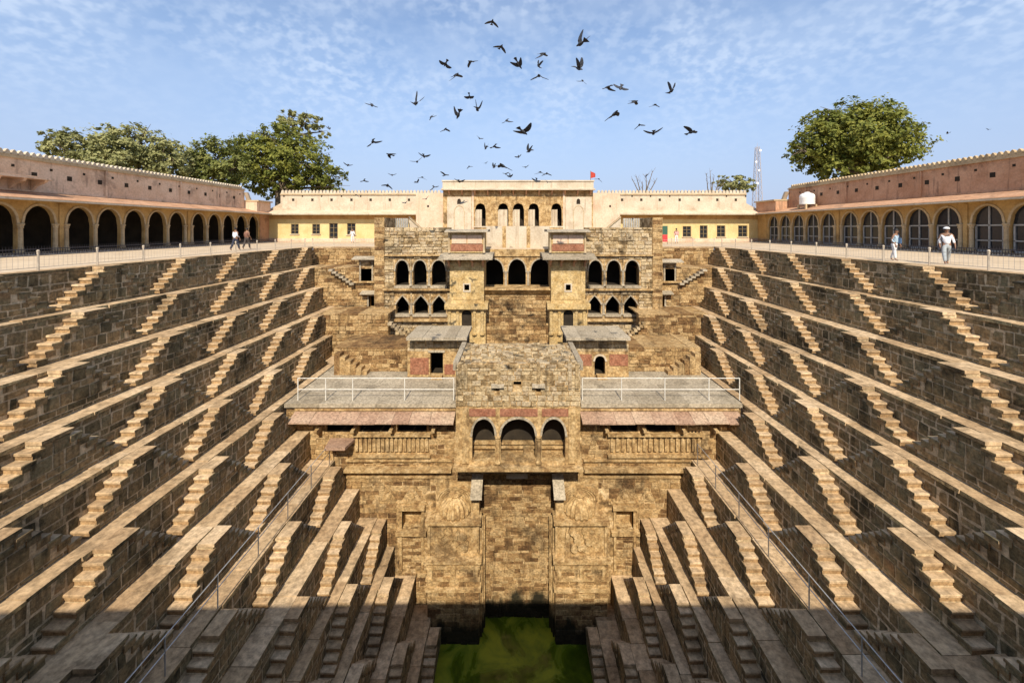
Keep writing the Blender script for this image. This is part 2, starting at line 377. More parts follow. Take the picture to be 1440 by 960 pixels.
# ------------------------------------------------------------------ the pit: tiers of walls, ledges and double stairs
DZ = 1.57
XS = [17.8, 16.8, 15.6, 14.5, 13.5, 12.45, 11.1, 9.75, 8.4, 7.45, 6.5, 5.35, 4.35, 3.75]   # inner edge of ledge k
ENDS = {1: 35.3, 2: 32.6, 3: 32.6, 4: 29.6, 5: 29.6}                                        # far end of tier k
ANCH = [17.2, 15.5, 13.7, 12.2, 10.05, 12.15, 14.35, 16.7, 14.9, 17.2, 19.35, 17.7, 20.0]   # centre of one landing under ledge k
FEND = 21.7
RISE, SW, LAND = DZ / 7.0, 0.56, 0.84
NEAR = 1.2
def L(k): return -k * DZ
def step_mesh(i):
    """one step: riser block set back under a worn, slightly overhanging tread slab"""
    r = random.Random(900 + i); j = lambda a=0.012: r.uniform(-a, a); vs = []; fs = []; mi = []
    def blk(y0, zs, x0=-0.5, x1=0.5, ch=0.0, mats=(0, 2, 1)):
        o = len(vs); z0, z1 = zs
        vs.extend([(x0, y0, z0), (x1, y0, z0), (x1, 0.5, z0), (x0, 0.5, z0)])
        zt = z1 - ch * 1.6
        vs.extend([(x0 + j(), y0 + j(), zt), (x1 + j(), y0 + j(), zt), (x1, 0.5, zt), (x0, 0.5, zt)])
        vs.extend([(x0 + ch * .6, y0 + ch + j(), z1 + j(.025)), (x1 - ch * .6, y0 + ch + j(), z1 + j(.025)), (x1 - ch * .6, 0.5, z1), (x0 + ch * .6, 0.5, z1)])
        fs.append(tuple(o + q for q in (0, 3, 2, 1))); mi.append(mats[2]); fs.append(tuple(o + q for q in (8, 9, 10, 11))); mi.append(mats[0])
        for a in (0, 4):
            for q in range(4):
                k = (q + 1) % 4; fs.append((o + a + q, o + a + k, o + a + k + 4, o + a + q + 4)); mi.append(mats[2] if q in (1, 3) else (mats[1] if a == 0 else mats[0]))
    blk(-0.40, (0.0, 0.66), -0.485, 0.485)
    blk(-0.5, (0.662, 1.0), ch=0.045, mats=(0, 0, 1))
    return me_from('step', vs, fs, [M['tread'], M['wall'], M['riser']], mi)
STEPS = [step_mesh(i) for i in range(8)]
_bodies = {}
def stair_body(run, s, SW):
    key = (round(run, 3), s, SW)
    if key in _bodies: return _bodies[key]
    pr = []; n = 7
    for j in range(n - 1):           # staircase outline, one rise below the treads
        u = LAND / 2 - 0.01 + run * j
        pr += [(u, -min(DZ, RISE * (j + 2)) + 0.012), (u + run, -min(DZ, RISE * (j + 2)) + 0.012)] if j < n - 2 else [(u, -DZ)]
    pr = [(p[0], p[1]) for p in pr]
    poly = [(-a, b) for a, b in reversed(pr)] + pr
    top = [(-LAND / 2 + 0.01, -0.10), (LAND / 2 - 0.01, -0.10)]
    half = len(pr); poly = poly[:half] + top + poly[half:]
    vs, fs = panel(poly, [], 0.0, SW - 0.02, lambda u, v, w: (-s * w, u, v))
    me = me_from('stair_core', vs, fs, [M['mortar']])
    bm = bmesh.new(); bm.from_mesh(me); bmesh.ops.recalc_face_normals(bm, faces=bm.faces); bm.to_mesh(me); bm.free()
    _bodies[key] = me; return me
ORD = ['', 'first', 'second', 'third', 'fourth', 'fifth', 'sixth', 'seventh', 'eighth', 'ninth', 'tenth', 'eleventh', 'twelfth', 'lowest']
PARTS7 = [[1, 2, 1, 2, 1], [2, 1, 2, 1, 1], [1, 2, 2, 1, 1], [1, 1, 2, 2, 1], [2, 2, 1, 1, 1]]
def wear(m, s):
    """chip the inner upper edge of the last box: pull its two inner top corners in and down a little"""
    i0 = len(m.v) - 8
    for i in range(4, 8):
        x, y, z = m.v[i0 + i]
        inner = abs(x) == min(abs(v[0]) for v in m.v[i0:])
        m.v[i0 + i] = (x + (s * RND.uniform(0, .03) if inner else 0), y + RND.uniform(-.004, .004), z - (RND.uniform(0, .03) if inner else 0))
def tier(k, s):
    """wall k (between ledges k-1 and k) on side s with its stairs, and ledge k at its foot"""
    SW = 0.60 if k in (6, 7, 8) else 0.52
    X0, X1 = XS[k - 1], XS[k]; ztop, zbot = L(k - 1), L(k)
    end = ENDS.get(k, FEND)
    vis = max(0.775 * (X1 - 0.3), 0.878 * (EYE - ztop)) - 1.8
    start = max(NEAR + 17.8 - X0, vis)
    side = 'open dark arcade' if s < 0 else 'glazed arcade'
    what = f'{ORD[k]} tier of dark stone stair wall below the walkway of the {side}' if k < 13 else f'lowest tier of dark stone stair wall at the pool, {side} side'
    root = thing('stepped_terrace', (s * X0, (start + end) / 2, zbot), what, 'terrace wall', 'stepped terrace walls of the pit')
    core = MB(); xa, xb = sorted((s * X0, s * (X0 + 0.9)))
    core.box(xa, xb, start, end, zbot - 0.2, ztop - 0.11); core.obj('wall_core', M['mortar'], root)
    # ledge slabs at the foot of the wall
    for a, b in split_len(start - (0.0 if k < 5 else 0.4), ENDS.get(k + 1, FEND) if k not in (1, 3) else ENDS[k], 0.9, 1.7):
        dzs = RND.uniform(-0.016, 0.008); xi = X1 - 0.04 + RND.uniform(-0.035, 0.035)
        xa, xb = sorted((s * xi, s * (X0 + 0.06)))
        m = MB(); m.slab(xa, xb, a + 0.007, b - 0.007, zbot - 0.13, zbot + dzs); wear(m, s); m.obj('ledge_slab', [M['tread'], M['wall']], root, fix=False)
    period = 4.15 if k <= 4 else 3.95
    run = (period - LAND) / 2 / 6.35
    cs = []; c = ANCH[k - 1]
    while c - period > start - 0.3: c -= period
    while c < end - 0.3:
        if c - 0.3 > start: cs.append(c)
        c += period
    rot = 0 if s < 0 else math.pi
    rz = math.pi / 2 if s < 0 else -math.pi / 2     # stone faces look inwards
    wall_st = []
    v = ztop - 0.125; rows = []
    for q in RND.choice(PARTS7):
        rows.append([v - q * RISE * 0.985, v]); v -= q * RISE * 0.985
    rows[-1][0] = zbot + 0.01
    for va, vb in rows:
        dm = ztop - (va + vb) / 2
        hs = [(c - LAND / 2 - run * int(dm / RISE) + 0.03, c + LAND / 2 + run * int(dm / RISE) - 0.03) for c in cs]
        for a, b in cut((start, end), hs):
            for p, q in split_len(a, b, 0.26, 0.66):
                place_stone(wall_st, 'r', s * (X0 + 0.015), (p + q) / 2, (va + vb) / 2, q - p - 0.046, RND.uniform(0.018, 0.034), vb - va - 0.044, rz)
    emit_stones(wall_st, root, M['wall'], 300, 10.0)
    for c in cs:
        st = link('stairway', stair_body(run, s, SW), root, (s * X0, c, ztop))
        far = end - c
        xm = s * (X0 - SW / 2 - 0.03)
        lm = MB(); h = SW + 0.02; xa, xb = sorted((s * (X0 - 0.07), s * (X0 - SW - 0.05)))
        lm.slab(xa, xb, c - LAND / 2 - 0.02, min(c + LAND / 2 + 0.02, end - 0.01), ztop - 0.115, ztop - 0.004); lm.obj('landing_slab', [M['tread'], M['wall']], st, fix=False)
        for dr in (-1, 1):
            for j in range(1, 7):
                uc = c + dr * (LAND / 2 + run * (j - 0.5) - 0.05)
                if dr > 0 and uc > end - 0.15: continue
                wob = RND.uniform(-0.012, 0.012)
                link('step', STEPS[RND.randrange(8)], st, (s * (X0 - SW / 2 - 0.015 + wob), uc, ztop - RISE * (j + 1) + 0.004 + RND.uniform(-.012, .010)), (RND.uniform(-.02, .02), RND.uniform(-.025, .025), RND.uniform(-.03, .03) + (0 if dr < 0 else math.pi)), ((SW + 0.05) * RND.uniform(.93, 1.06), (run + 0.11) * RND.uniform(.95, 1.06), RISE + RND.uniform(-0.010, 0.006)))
        sl = []
        v = ztop - 0.125
        for q in RND.choice(PARTS7):
            va = v - q * RISE * 0.985; va2 = max(va, zbot + 0.01)
            n_in = max(0, int((ztop - v) / RISE + 0.25) - 1)
            hw = LAND / 2 + run * n_in - 0.01
            for p, e in split_len(c - hw, min(c + hw, end - 0.02), 0.28, 0.60):
                place_stone(sl, 'r', s * (X0 - SW + 0.03), (p + e) / 2, (va2 + v) / 2, e - p - 0.044, RND.uniform(0.030, 0.044), v - va2 - 0.042, rz)
            v = va
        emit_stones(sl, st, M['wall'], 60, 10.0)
    return root
for k in range(1, 14):
    for s in (-1, 1): tier(k, s)

# ------------------------------------------------------------------ ground, walkway, pool, near bank
def sheet(name, outer, hole, z, mat):
    m = MB(); (a, b, c, d), (e, f, g, h) = outer, hole
    for q in ((a, b, c, g), (a, b, h, d), (a, e, g, h), (f, b, g, h)):
        m.add([(q[0], q[2], z), (q[1], q[2], z), (q[1], q[3], z), (q[0], q[3], z)], [(0, 1, 2, 3)])
    return tag(m.obj(name, mat), kind='structure')
sheet('ground', (-900, 900, -700, 1500), (-17.85, 17.85, NEAR, 35.4), -0.03, M['dirt'])
sheet('walkway', (-29.4, 29.4, -14, 48.0), (-18.35, 18.35, NEAR - 0.3, 35.75), -0.012, M['paving'])
m = MB()
for a, b in split_len(-18.35, 18.35, 1.0, 1.8): m.box(a + .004, b - .004, NEAR - 0.32, NEAR, -0.14, RND.uniform(-.006, .004))
tag(m.obj('kerb', M['tread'], fix=False), kind='structure')
for s in (-1, 1):
    m = MB(); xa, xb = sorted((s * 17.75, s * 18.37))
    for a, b in split_len(NEAR + 0.01, 35.3, 1.0, 1.9): m.slab(xa, xb, a + .004, b - .004, -0.115, RND.uniform(-.006, .004))
    tag(m.obj('kerb', [M['tread'], M['wall']], fix=False), kind='structure')
m = MB(); m.add([(-14, 6, -20.28), (14, 6, -20.28), (14, 24, -20.28), (-14, 24, -20.28)], [(0, 1, 2, 3)])
tag(m.obj('water', M['water']), kind='structure')
m = MB()
for k in range(1, 14):
    y0 = NEAR + 17.8 - XS[k - 1]; y1 = NEAR + 17.8 - XS[k]
    m.box(-XS[k - 1] - 0.3, XS[k - 1] + 0.3, y0 - 0.6, y0, L(k) - 0.2, L(k - 1) - 0.006)
    m.box(-XS[k - 1], XS[k - 1], y0 + 0.002, y1, L(k) - 0.3, L(k) - 0.008)
tag(m.obj('terraced_bank', M['wall'], fix=False), kind='structure')

# ------------------------------------------------------------------ far side of the pit
def xz(u, v, w): return (u, w, v)
def wall_panel(name, outer, holes, y0, y1, mat, parent):
    m = MB(); m.add(*panel(outer, holes, y0, y1, xz)); return m.obj(name, mat, parent)
def R_(px0, px1, py0, py1, D):     # picture rectangle at depth D -> x0,x1,z0,z1
    return PX(px0, D), PX(px1, D), PZ(py1, D), PZ(py0, D)
def pad(h, a=0.0): return (h[0] - a, h[1] + a, h[2] - a, h[3] + a)

def flank(s):
    """three retaining steps beside the pavilion, stair flights and doors set in them"""
    side = 'open dark arcade' if s < 0 else 'glazed arcade'
    data = [(35.3, 0.0, -1.57, 17.75, 10.2, 'upper'), (32.6, -1.57, -4.71, 16.75, 10.2, 'middle'), (29.6, -4.71, -7.85, 14.45, 9.3, 'lower')]
    for D, zt, zb, xo, xi, nm in data:
        ds = []
        if nm == 'middle':
            ds = ([R_(508, 523, 368, 395, D), R_(519, 533, 416, 437, D)] if s < 0 else [R_(935, 948, 372, 395, D), R_(920, 934, 416, 443, D)])
        a, b = sorted((s * xo, s * xi)); cx = (a + b) / 2
        t = thing('retaining_wall', (cx, D, zb), f'{nm} ochre stone retaining wall between the pavilion and the {side} stairs', 'wall', 'retaining walls beside the pavilion')
        m = MB(); holes = [rect(*d) for d in ds]
        m.add(*panel(rect(a, b, zb - 0.1, zt - 0.10), holes, D, D + 0.5, xz)); m.obj('wall_core', M['facjoint'], t)
        if ds:
            m = MB()
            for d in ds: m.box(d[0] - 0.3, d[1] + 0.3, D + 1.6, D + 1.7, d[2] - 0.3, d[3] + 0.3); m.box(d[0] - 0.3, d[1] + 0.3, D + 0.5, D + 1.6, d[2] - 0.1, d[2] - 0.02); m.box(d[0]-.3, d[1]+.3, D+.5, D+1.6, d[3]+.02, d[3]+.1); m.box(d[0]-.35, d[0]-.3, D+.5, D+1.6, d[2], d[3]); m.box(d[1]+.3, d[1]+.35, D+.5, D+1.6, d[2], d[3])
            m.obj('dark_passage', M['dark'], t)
        sl = []; facing(sl, a, b, zb, zt - 0.12, D, (0.22, 0.36), (0.35, 0.9), [pad(d, 0.14) for d in ds], 'a', (0.02, 0.13))
        emit_stones(sl, t, M['fac'], 300, 9.5)
        for q0, q1 in split_len(a, b, 0.9, 1.8):
            m = MB(); m.box(q0 + .004, q1 - .004, D - 0.06, D + (0.5 if nm == 'upper' else 2.72), zt - 0.11, zt + RND.uniform(-.012, -.004)); m.obj('ledge_slab', M['fac'] if nm != 'upper' else M['tread'], t, fix=False)
        for i, d in enumerate(ds):
            m = MB()
            for x0, x1 in ((d[0] - 0.13, d[0]), (d[1], d[1] + 0.13)): m.box(x0, x1, D - 0.09, D + 0.2, d[2], d[3])
            m.box(d[0] - 0.16, d[1] + 0.16, D - 0.10, D + 0.2, d[3], d[3] + 0.17); m.obj('door_frame', M['greytrim'], t, fix=False)
            m = MB(); z = d[3] + 0.30
            m.prism([(D - 0.62, z - 0.10), (D - 0.62, z - 0.02), (D + 0.02, z + 0.16), (D + 0.02, z + 0.06)], d[0] - 0.55, d[1] + 0.55, 'x'); m.obj('door_canopy', M['greytrim'], t)
            m = MB(); m.box(d[0] - 0.5, d[1] + 0.5, D - 0.28, D + 0.1, d[2] - 0.12, d[2] - 0.003); m.obj('door_sill', M['trim'], t, fix=False)
        if nm == 'middle':      # narrow stair cut against the wall
            x0, x1 = (PX(466, D), PX(500, D)) if s < 0 else (PX(990, D), PX(953, D))
            z0, z1 = PZ(378, D), PZ(400, D); n = 7; st = None
            for i in range(n):
                xa, xb = sorted((x0 + (x1 - x0) * i / n, x0 + (x1 - x0) * (i + 1) / n))
                m = MB(); m.box(xa, xb, D - 0.55, D + 0.05, zb + 1.9 - 0.0, z0 + (z1 - z0) * i / n) if False else m.box(xa - 0.03, xb + 0.03, D - 0.50, D + 0.05, z0 + (z1 - z0) * i / n - 0.16, z0 + (z1 - z0) * i / n)
                m.obj('step', M['greytrim'], t, fix=False)
        if nm == 'lower':       # diagonal flight on the face
            x0, x1 = (PX(548, D), PX(582, D)) if s < 0 else (PX(905, D), PX(878, D))
            z0, z1 = PZ(452, D), PZ(473, D); n = 7
            for i in range(n):
                xa, xb = sorted((x0 + (x1 - x0) * i / n, x0 + (x1 - x0) * (i + 1) / n))
                m = MB(); m.box(xa - .02, xb + .02, D - 0.45, D + 0.05, z0 + (z1 - z0) * i / n - 0.2, z0 + (z1 - z0) * i / n); m.obj('step', M['rubble'], t, fix=False)
for s in (-1, 1): flank(s)

# ------------------------------------------------------------------ stone pavilion with towers and arched galleries
D1 = 31.5
pav = thing('stone_pavilion', (PX(728, D1), D1, PZ(470, D1)), 'ochre stone palace pavilion with twin towers and rows of dark arches above the pool', 'building')
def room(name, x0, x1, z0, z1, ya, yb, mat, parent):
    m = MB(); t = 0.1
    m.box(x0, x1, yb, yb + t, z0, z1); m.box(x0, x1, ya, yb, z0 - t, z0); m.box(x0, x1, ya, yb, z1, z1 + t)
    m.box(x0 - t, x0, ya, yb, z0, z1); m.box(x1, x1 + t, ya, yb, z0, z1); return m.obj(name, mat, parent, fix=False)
def column(parent, x, y, z0, z1, r, mat, name='column'):
    h = z1 - z0
    m = MB(); m.lathe((x, y, z0), [(r * 1.55, 0), (r * 1.55, 0.06 * h), (r * 1.2, 0.09 * h), (r * 1.02, 0.14 * h), (r * 0.88, 0.82 * h), (r * 1.2, 0.86 * h), (r * 1.0, 0.89 * h), (r * 1.5, 0.96 * h), (r * 1.5, h)], 8)
    return m.obj(name, mat, parent)
def hood(parent, pts, D, depth, mat):     # raised moulding round an arch
    m = MB(); n = len(pts)
    cx = (pts[0][0] + pts[-1][0]) / 2; zc = pts[1][1]
    for i in range(1, n - 2):
        (a, b), (c, d) = pts[i], pts[i + 1]
        def out(p, q):
            v = Vector((p - cx, q - zc + 0.05)); v = v.normalized() * 0.11; return (p + v.x, q + v.y)
        (e, f), (g, h) = out(a, b), out(c, d)
        m.add([(a, D, b), (c, D, d), (g, D, h), (e, D, f), (a, D - depth, b), (c, D - depth, d), (g, D - depth, h), (e, D - depth, f)],
              [(4, 5, 6, 7), (0, 1, 5, 4), (3, 2, 6, 7)])
    return m.obj('arch_moulding', mat, parent)
for s, (pa, pb) in ((-1, (541, 634)), (1, (822, 917))):
    ups = [(556, 575), (581, 600), (607, 627)] if s < 0 else [(827.5, 847), (853, 873), (879, 899)]
    lows = [(557, 575), (582, 602), (608, 627)] if s < 0 else [(827, 845), (852, 871), (877.5, 896)]
    x0, x1, z0, z1 = R_(pa, pb, 320, 475, D1)
    holes = []; ex = []
    for a, b in ups:
        A, B, zb, zt = R_(a, b, 366, 402, D1); h = arch((A + B) / 2, (B - A) / 2, zb, zb + 0.58 * (zt - zb), zt, 'point'); holes.append(h); ex.append((A, B, zb, zt))
    for a, b in lows:
        A, B, zb, zt = R_(a, b, 416, 442, D1); h = arch((A + B) / 2, (B - A) / 2, zb, zb + 0.52 * (zt - zb), zt, 'gable'); holes.append(h); ex.append((A, B, zb, zt))
    wall_panel('wing_wall', rect(x0, x1, z0, z1), holes, D1, D1 + 0.4, M['facjoint'], pav)
    sl = []; facing(sl, x0, x1, z0, z1, D1, (0.2, 0.34), (0.3, 0.75), [(e[0] - 0.12, e[1] + 0.12, e[2] - 0.35, e[3] + 0.12) for e in ex], 'r', (0.03, 0.15))
    emit_stones(sl, pav, M['rubble'], 110, 9.5, stuff_name='rubble_infill')
    for h, e in zip(holes, ex):
        hood(pav, h, D1 + 0.01, 0.07, M['greytrim'])
        m = MB(); m.box(e[0] - 0.08, e[1] + 0.10, D1 - 0.16, D1 + 0.42, e[2] - 0.16, e[2] + 0.02); m.obj('window_sill', M['greytrim'], pav, fix=False)
    for grp in (ex[:3], ex[3:]):
        for i in range(2):
            xm = (grp[i][1] + grp[i + 1][0]) / 2
            column(pav, xm, D1 - 0.02, grp[i][2], grp[i][2] + 0.62 * (grp[i][3] - grp[i][2]), 0.10, M['greytrim'])
    up_z = PZ(402, D1); lo_z = PZ(442, D1)
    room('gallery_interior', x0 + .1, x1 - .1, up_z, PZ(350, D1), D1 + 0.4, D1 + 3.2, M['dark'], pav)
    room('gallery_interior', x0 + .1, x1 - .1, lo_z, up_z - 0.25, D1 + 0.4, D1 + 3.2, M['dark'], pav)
    for z, hh, ov in ((PZ(406.5, D1), 0.14, 0.34), (PZ(449, D1), 0.18, 0.40), (PZ(359, D1), 0.10, 0.26)):
        m = MB(); m.box(x0 - 0.05, x1 + 0.05, D1 - ov, D1 + 0.02, z - hh / 2, z + hh / 2); m.obj('string_course', M['trim'], pav, fix=False)
    # outer pilaster, taller, and its pierced grey screen
    pa2, pb2 = (527, 541) if s < 0 else (917, 931)
    x2, x3, z2, z3 = R_(pa2, pb2, 306, 475, D1)
    m = MB(); m.box(x2, x3, D1 - 0.10, D1 + 3.7, z2, z3); m.obj('corner_pier', M['facjoint'], pav, fix=False)
    sl = []; facing(sl, x2, x3, z2, z3, D1 - 0.10, (0.22, 0.36), (0.35, 0.8), (), 'a', (0.02, 0.05)); emit_stones(sl, pav, M['fac'], 60, 9.5, stuff_name='pier_infill')
    xs0, xs1, zs0, zs1 = R_(*((550, 574) if s < 0 else (876, 906)), 307, 322, 34.5)
    m = MB(); m.box(xs0, xs1, 34.5, 34.56, zs0 - 0.5, zs1); m.obj('pierced_screen', M['greytrim'], pav, fix=False)
    m = MB(); n = 9
    for i in range(n): xx = xs0 + (xs1 - xs0) * (i + .5) / n; m.box(xx - 0.03, xx + 0.03, 34.42, 34.5, zs0 - 0.5, zs1)
    m.obj('screen_bars', M['metal'], pav, fix=False)
    # stair parapet sloping down to the roof
    xa, xb = (PX(575, 35), PX(592, 35)) if s < 0 else (PX(873, 35), PX(853, 35)); q0, q1 = PZ(306, 35), PZ(322, 35)
    m = MB(); m.prism([(xa, q0), (xb, q1), (xb, q1 - 0.6), (xa, q1 - 0.6)], 35, 35.3, 'y'); m.obj('stair_parapet', M['cream'], pav)
    m = MB(); m.prism([(xa, q0), (xb, q1), (xb, q1 + 0.10), (xa, q0 + 0.10)], 34.9, 35.4, 'y'); m.obj('stair_coping', M['arcstone'], pav)
m = MB(); m.box(PX(541, D1), PX(917, D1), D1 + 0.41, 35.9, -0.25, -0.02); m.obj('roof', M['paving'], pav, fix=False)
# middle: three tall arches, plastered wall above
Dm = 32.0
x0, x1, z0, z1 = R_(676, 779, 352, 410, Dm); holes = []; ex = []
for a, b in ((680, 708), (714.5, 739.5), (746, 774)):
    A, B, zb, zt = R_(a, b, 364.5, 406, Dm); holes.append(arch((A + B) / 2, (B - A) / 2, zb, zb + 0.55 * (zt - zb), zt, 'point', 18)); ex.append((A, B, zb, zt))
wall_panel('loggia_wall', rect(x0, x1, z0, z1), holes, Dm, Dm + 0.35, M['trim'], pav)
for h in holes: hood(pav, h, Dm + 0.01, 0.06, M['greytrim'])
for a in (711.3, 742.8): column(pav, PX(a, Dm), Dm - 0.02, PZ(406, Dm), PZ(381, Dm), 0.11, M['greytrim'])
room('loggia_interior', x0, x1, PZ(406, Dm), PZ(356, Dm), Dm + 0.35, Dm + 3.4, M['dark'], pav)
x0, x1, z0, z1 = R_(684, 773, 318, 353, 33.6)
m = MB(); m.box(x0, x1, 33.6, 34.0, z0 - 0.4, z1); m.obj('plaster_wall', M['cream'], pav, fix=False)
for a in (709, 743):
    m = MB(); m.box(PX(a - 2.5, 33.6), PX(a + 2.5, 33.6), 33.45, 33.6, z0 - 0.3, z1); m.obj('pilaster', M['trim'], pav, fix=False)
m = MB(); xa, xb, za, zb = R_(684, 773, 350, 360, 32.3); m.box(xa, xb, Dm - 0.12, 33.6, za, zb); m.obj('loggia_roof', M['trim'], pav, fix=False)
# towers
Dt = 29.5
for s, c in ((-1, 656.5), (1, 799)):
    def bx(name, p0, p1, q0, q1, D0, dep, mat):
        a, b, z_, y_ = R_(p0, p1, q0, q1, Dt); mm = MB(); mm.box(a, b, D0, D0 + dep, z_, y_); return mm.obj(name, mat, pav, fix=False)
    bx('tower_base', c - 26, c + 26, 434, 486, Dt + 0.12, 2.4, M['ochre'])
    A, B, za, zb = R_(c - 26, c + 26, 431, 436, Dt); bx('tower_cornice', c - 30, c + 30, 426, 433.5, Dt - 0.45, 3.0, M['ochre'])
    # base wall with doorway and half columns
    x0, x1, z0, z1 = R_(c - 26.5, c + 26.5, 433.5, 486, Dt); d = R_(c - 7, c + 7, 435.5, 459, Dt)
    dd = arch((d[0] + d[1]) / 2, (d[1] - d[0]) / 2, d[2], d[2] + 0.8 * (d[3] - d[2]), d[3], 'point', 8)
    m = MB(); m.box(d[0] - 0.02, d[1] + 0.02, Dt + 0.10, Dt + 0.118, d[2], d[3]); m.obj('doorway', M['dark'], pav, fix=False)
    wall_panel('tower_front', rect(x0, x1, z0, z1), [dd], Dt - 0.10, Dt + 0.1, M['ochre'], pav)
    for q in (-24, -12.5, 11, 22): column(pav, PX(c + q, Dt), Dt - 0.12, PZ(470, Dt), PZ(434, Dt), 0.13, M['ochre'])
    # body with small square window
    x0, x1, z0, z1 = R_(c - 24, c + 24, 366, 426, Dt); wn_ = R_(c - 3.5, c + 3.5, 400, 408.5, Dt)
    wall_panel('tower_body', rect(x0, x1, z0, z1), [rect(*wn_)], Dt, Dt + 0.3, M['ochre'], pav)
    m = MB(); m.box(x0, x0 + 0.3, Dt + .3, Dt + 2.5, z0, z1); m.box(x1 - 0.3, x1, Dt + .3, Dt + 2.5, z0, z1); m.obj('tower_side', M['ochre'], pav, fix=False)
    m = MB(); m.box(x0 + .3, x1 - .3, Dt + 0.9, Dt + 1.0, z0, z1); m.obj('tower_interior', M['dark'], pav, fix=False)
    m = MB()
    f = 0.10; m.box(wn_[0] - f, wn_[1] + f, Dt - 0.05, Dt, wn_[3], wn_[3] + f); m.box(wn_[0] - f, wn_[1] + f, Dt - 0.05, Dt, wn_[2] - f, wn_[2]); m.box(wn_[0] - f, wn_[0], Dt - 0.05, Dt, wn_[2], wn_[3]); m.box(wn_[1], wn_[1] + f, Dt - 0.05, Dt, wn_[2], wn_[3]); m.obj('window_frame', M['cream'], pav, fix=False)
    m = MB(); g = R_(c - 19, c + 19, 381, 421, Dt)
    for q in ((g[0], g[1], g[3] - .07, g[3]), (g[0], g[1], g[2], g[2] + .07), (g[0], g[0] + .07, g[2] + .07, g[3] - .07), (g[1] - .07, g[1], g[2] + .07, g[3] - .07)): m.box(q[0], q[1], Dt - 0.035, Dt, q[2], q[3])
    m.obj('panel_moulding', M['ochre'], pav, fix=False)
    # bracketed canopy over the body
    m = MB(); zc = PZ(361, Dt); e0, e1 = PX(c - 37, Dt), PX(c + 37, Dt)
    m.prism([(Dt - 1.0, zc - 0.16), (Dt - 1.0, zc - 0.06), (Dt + 0.2, zc + 0.22), (Dt + 2.3, zc + 0.22), (Dt + 2.3, zc - 0.05), (Dt + 0.1, zc - 0.02)], e0, e1, 'x'); m.obj('canopy_slab', M['greytrim'], pav)
    for q in (-25, -10, 8, 23):
        m = MB(); xq = PX(c + q, Dt); m.prism([(Dt, zc - 0.75), (Dt, zc - 0.10), (Dt - 0.8, zc - 0.16), (Dt - 0.75, zc - 0.28), (Dt - 0.3, zc - 0.4)], xq - 0.07, xq + 0.07, 'x'); m.obj('bracket', M['arcred'], pav)
    # upper box with red band
    x0, x1, z0, z1 = R_(c - 25, c + 25, 326, 355.5, Dt)
    m = MB(); m.box(x0 + .05, x1 - .05, Dt + 0.10, Dt + 2.4, z0, z1); m.obj('balcony_room', M['ochre'], pav, fix=False)
    m = MB(); a, b, za, zb = R_(c - 23, c + 23, 343.5, 353, Dt); m.box(a, b, Dt + 0.05, Dt + 0.10, za, zb); m.obj('red_panel', M['red'], pav, fix=False)
    m = MB(); a, b, za, zb = R_(c - 22, c + 22, 330.5, 342.5, Dt)
    for q in range(2): m.box(a + (b - a) * q / 2 + 0.03, a + (b - a) * (q + 1) / 2 - 0.03, Dt + 0.04, Dt + 0.10, za, zb)
    m.obj('parapet_panel', M['pinkwash'], pav, fix=False)
    for q in (-25, 24): column(pav, PX(c + q, Dt), Dt + 0.02, z0, z1, 0.07, M['arcstone'], 'post')
    m = MB(); zr = PZ(325.5, Dt); m.prism([(Dt - 0.5, zr - 0.06), (Dt - 0.5, zr + 0.02), (Dt + 0.4, zr + 0.16), (Dt + 2.5, zr + 0.16), (Dt + 2.5, zr - 0.04), (Dt + 0.3, zr)], PX(c - 30, Dt), PX(c + 30, Dt), 'x'); m.obj('roof_slab', M['greytrim'], pav)
# masonry bay under the loggia
Db = 30.6
x0, x1, z0, z1 = R_(682, 775, 410, 484, Db)
m = MB(); m.box(x0, x1, Db, Db + 1.2, z0 - 0.3, z1); m.obj('bay_core', M['facjoint'], pav, fix=False)
sl = []; facing(sl, x0, x1, z0, z1 - 0.25, Db, (0.2, 0.34), (0.35, 0.85), (), 'a', (0.03, 0.12)); emit_stones(sl, pav, M['fac'], 130, 9.5, stuff_name='bay_infill')
a, b, za, zb = R_(680, 777, 404.5, 412, Db); m = MB()
m.prism([(Db - 0.55, zb - 0.1), (Db - 0.5, zb), (Dm + 0.3, zb), (Dm + 0.3, za), (Db - 0.05, za - 0.1), (Db - 0.3, za + 0.1)], a, b, 'x'); m.obj('balcony_ledge', M['trim'], pav)
# floor in front of the pavilion
m = MB(); zf = PZ(482, Db); m.box(PX(545, 29.6), PX(910, 29.6), 27.75, D1 + 0.3, zf - 0.3, zf); m.obj('forecourt', M['rubble'], pav, fix=False)

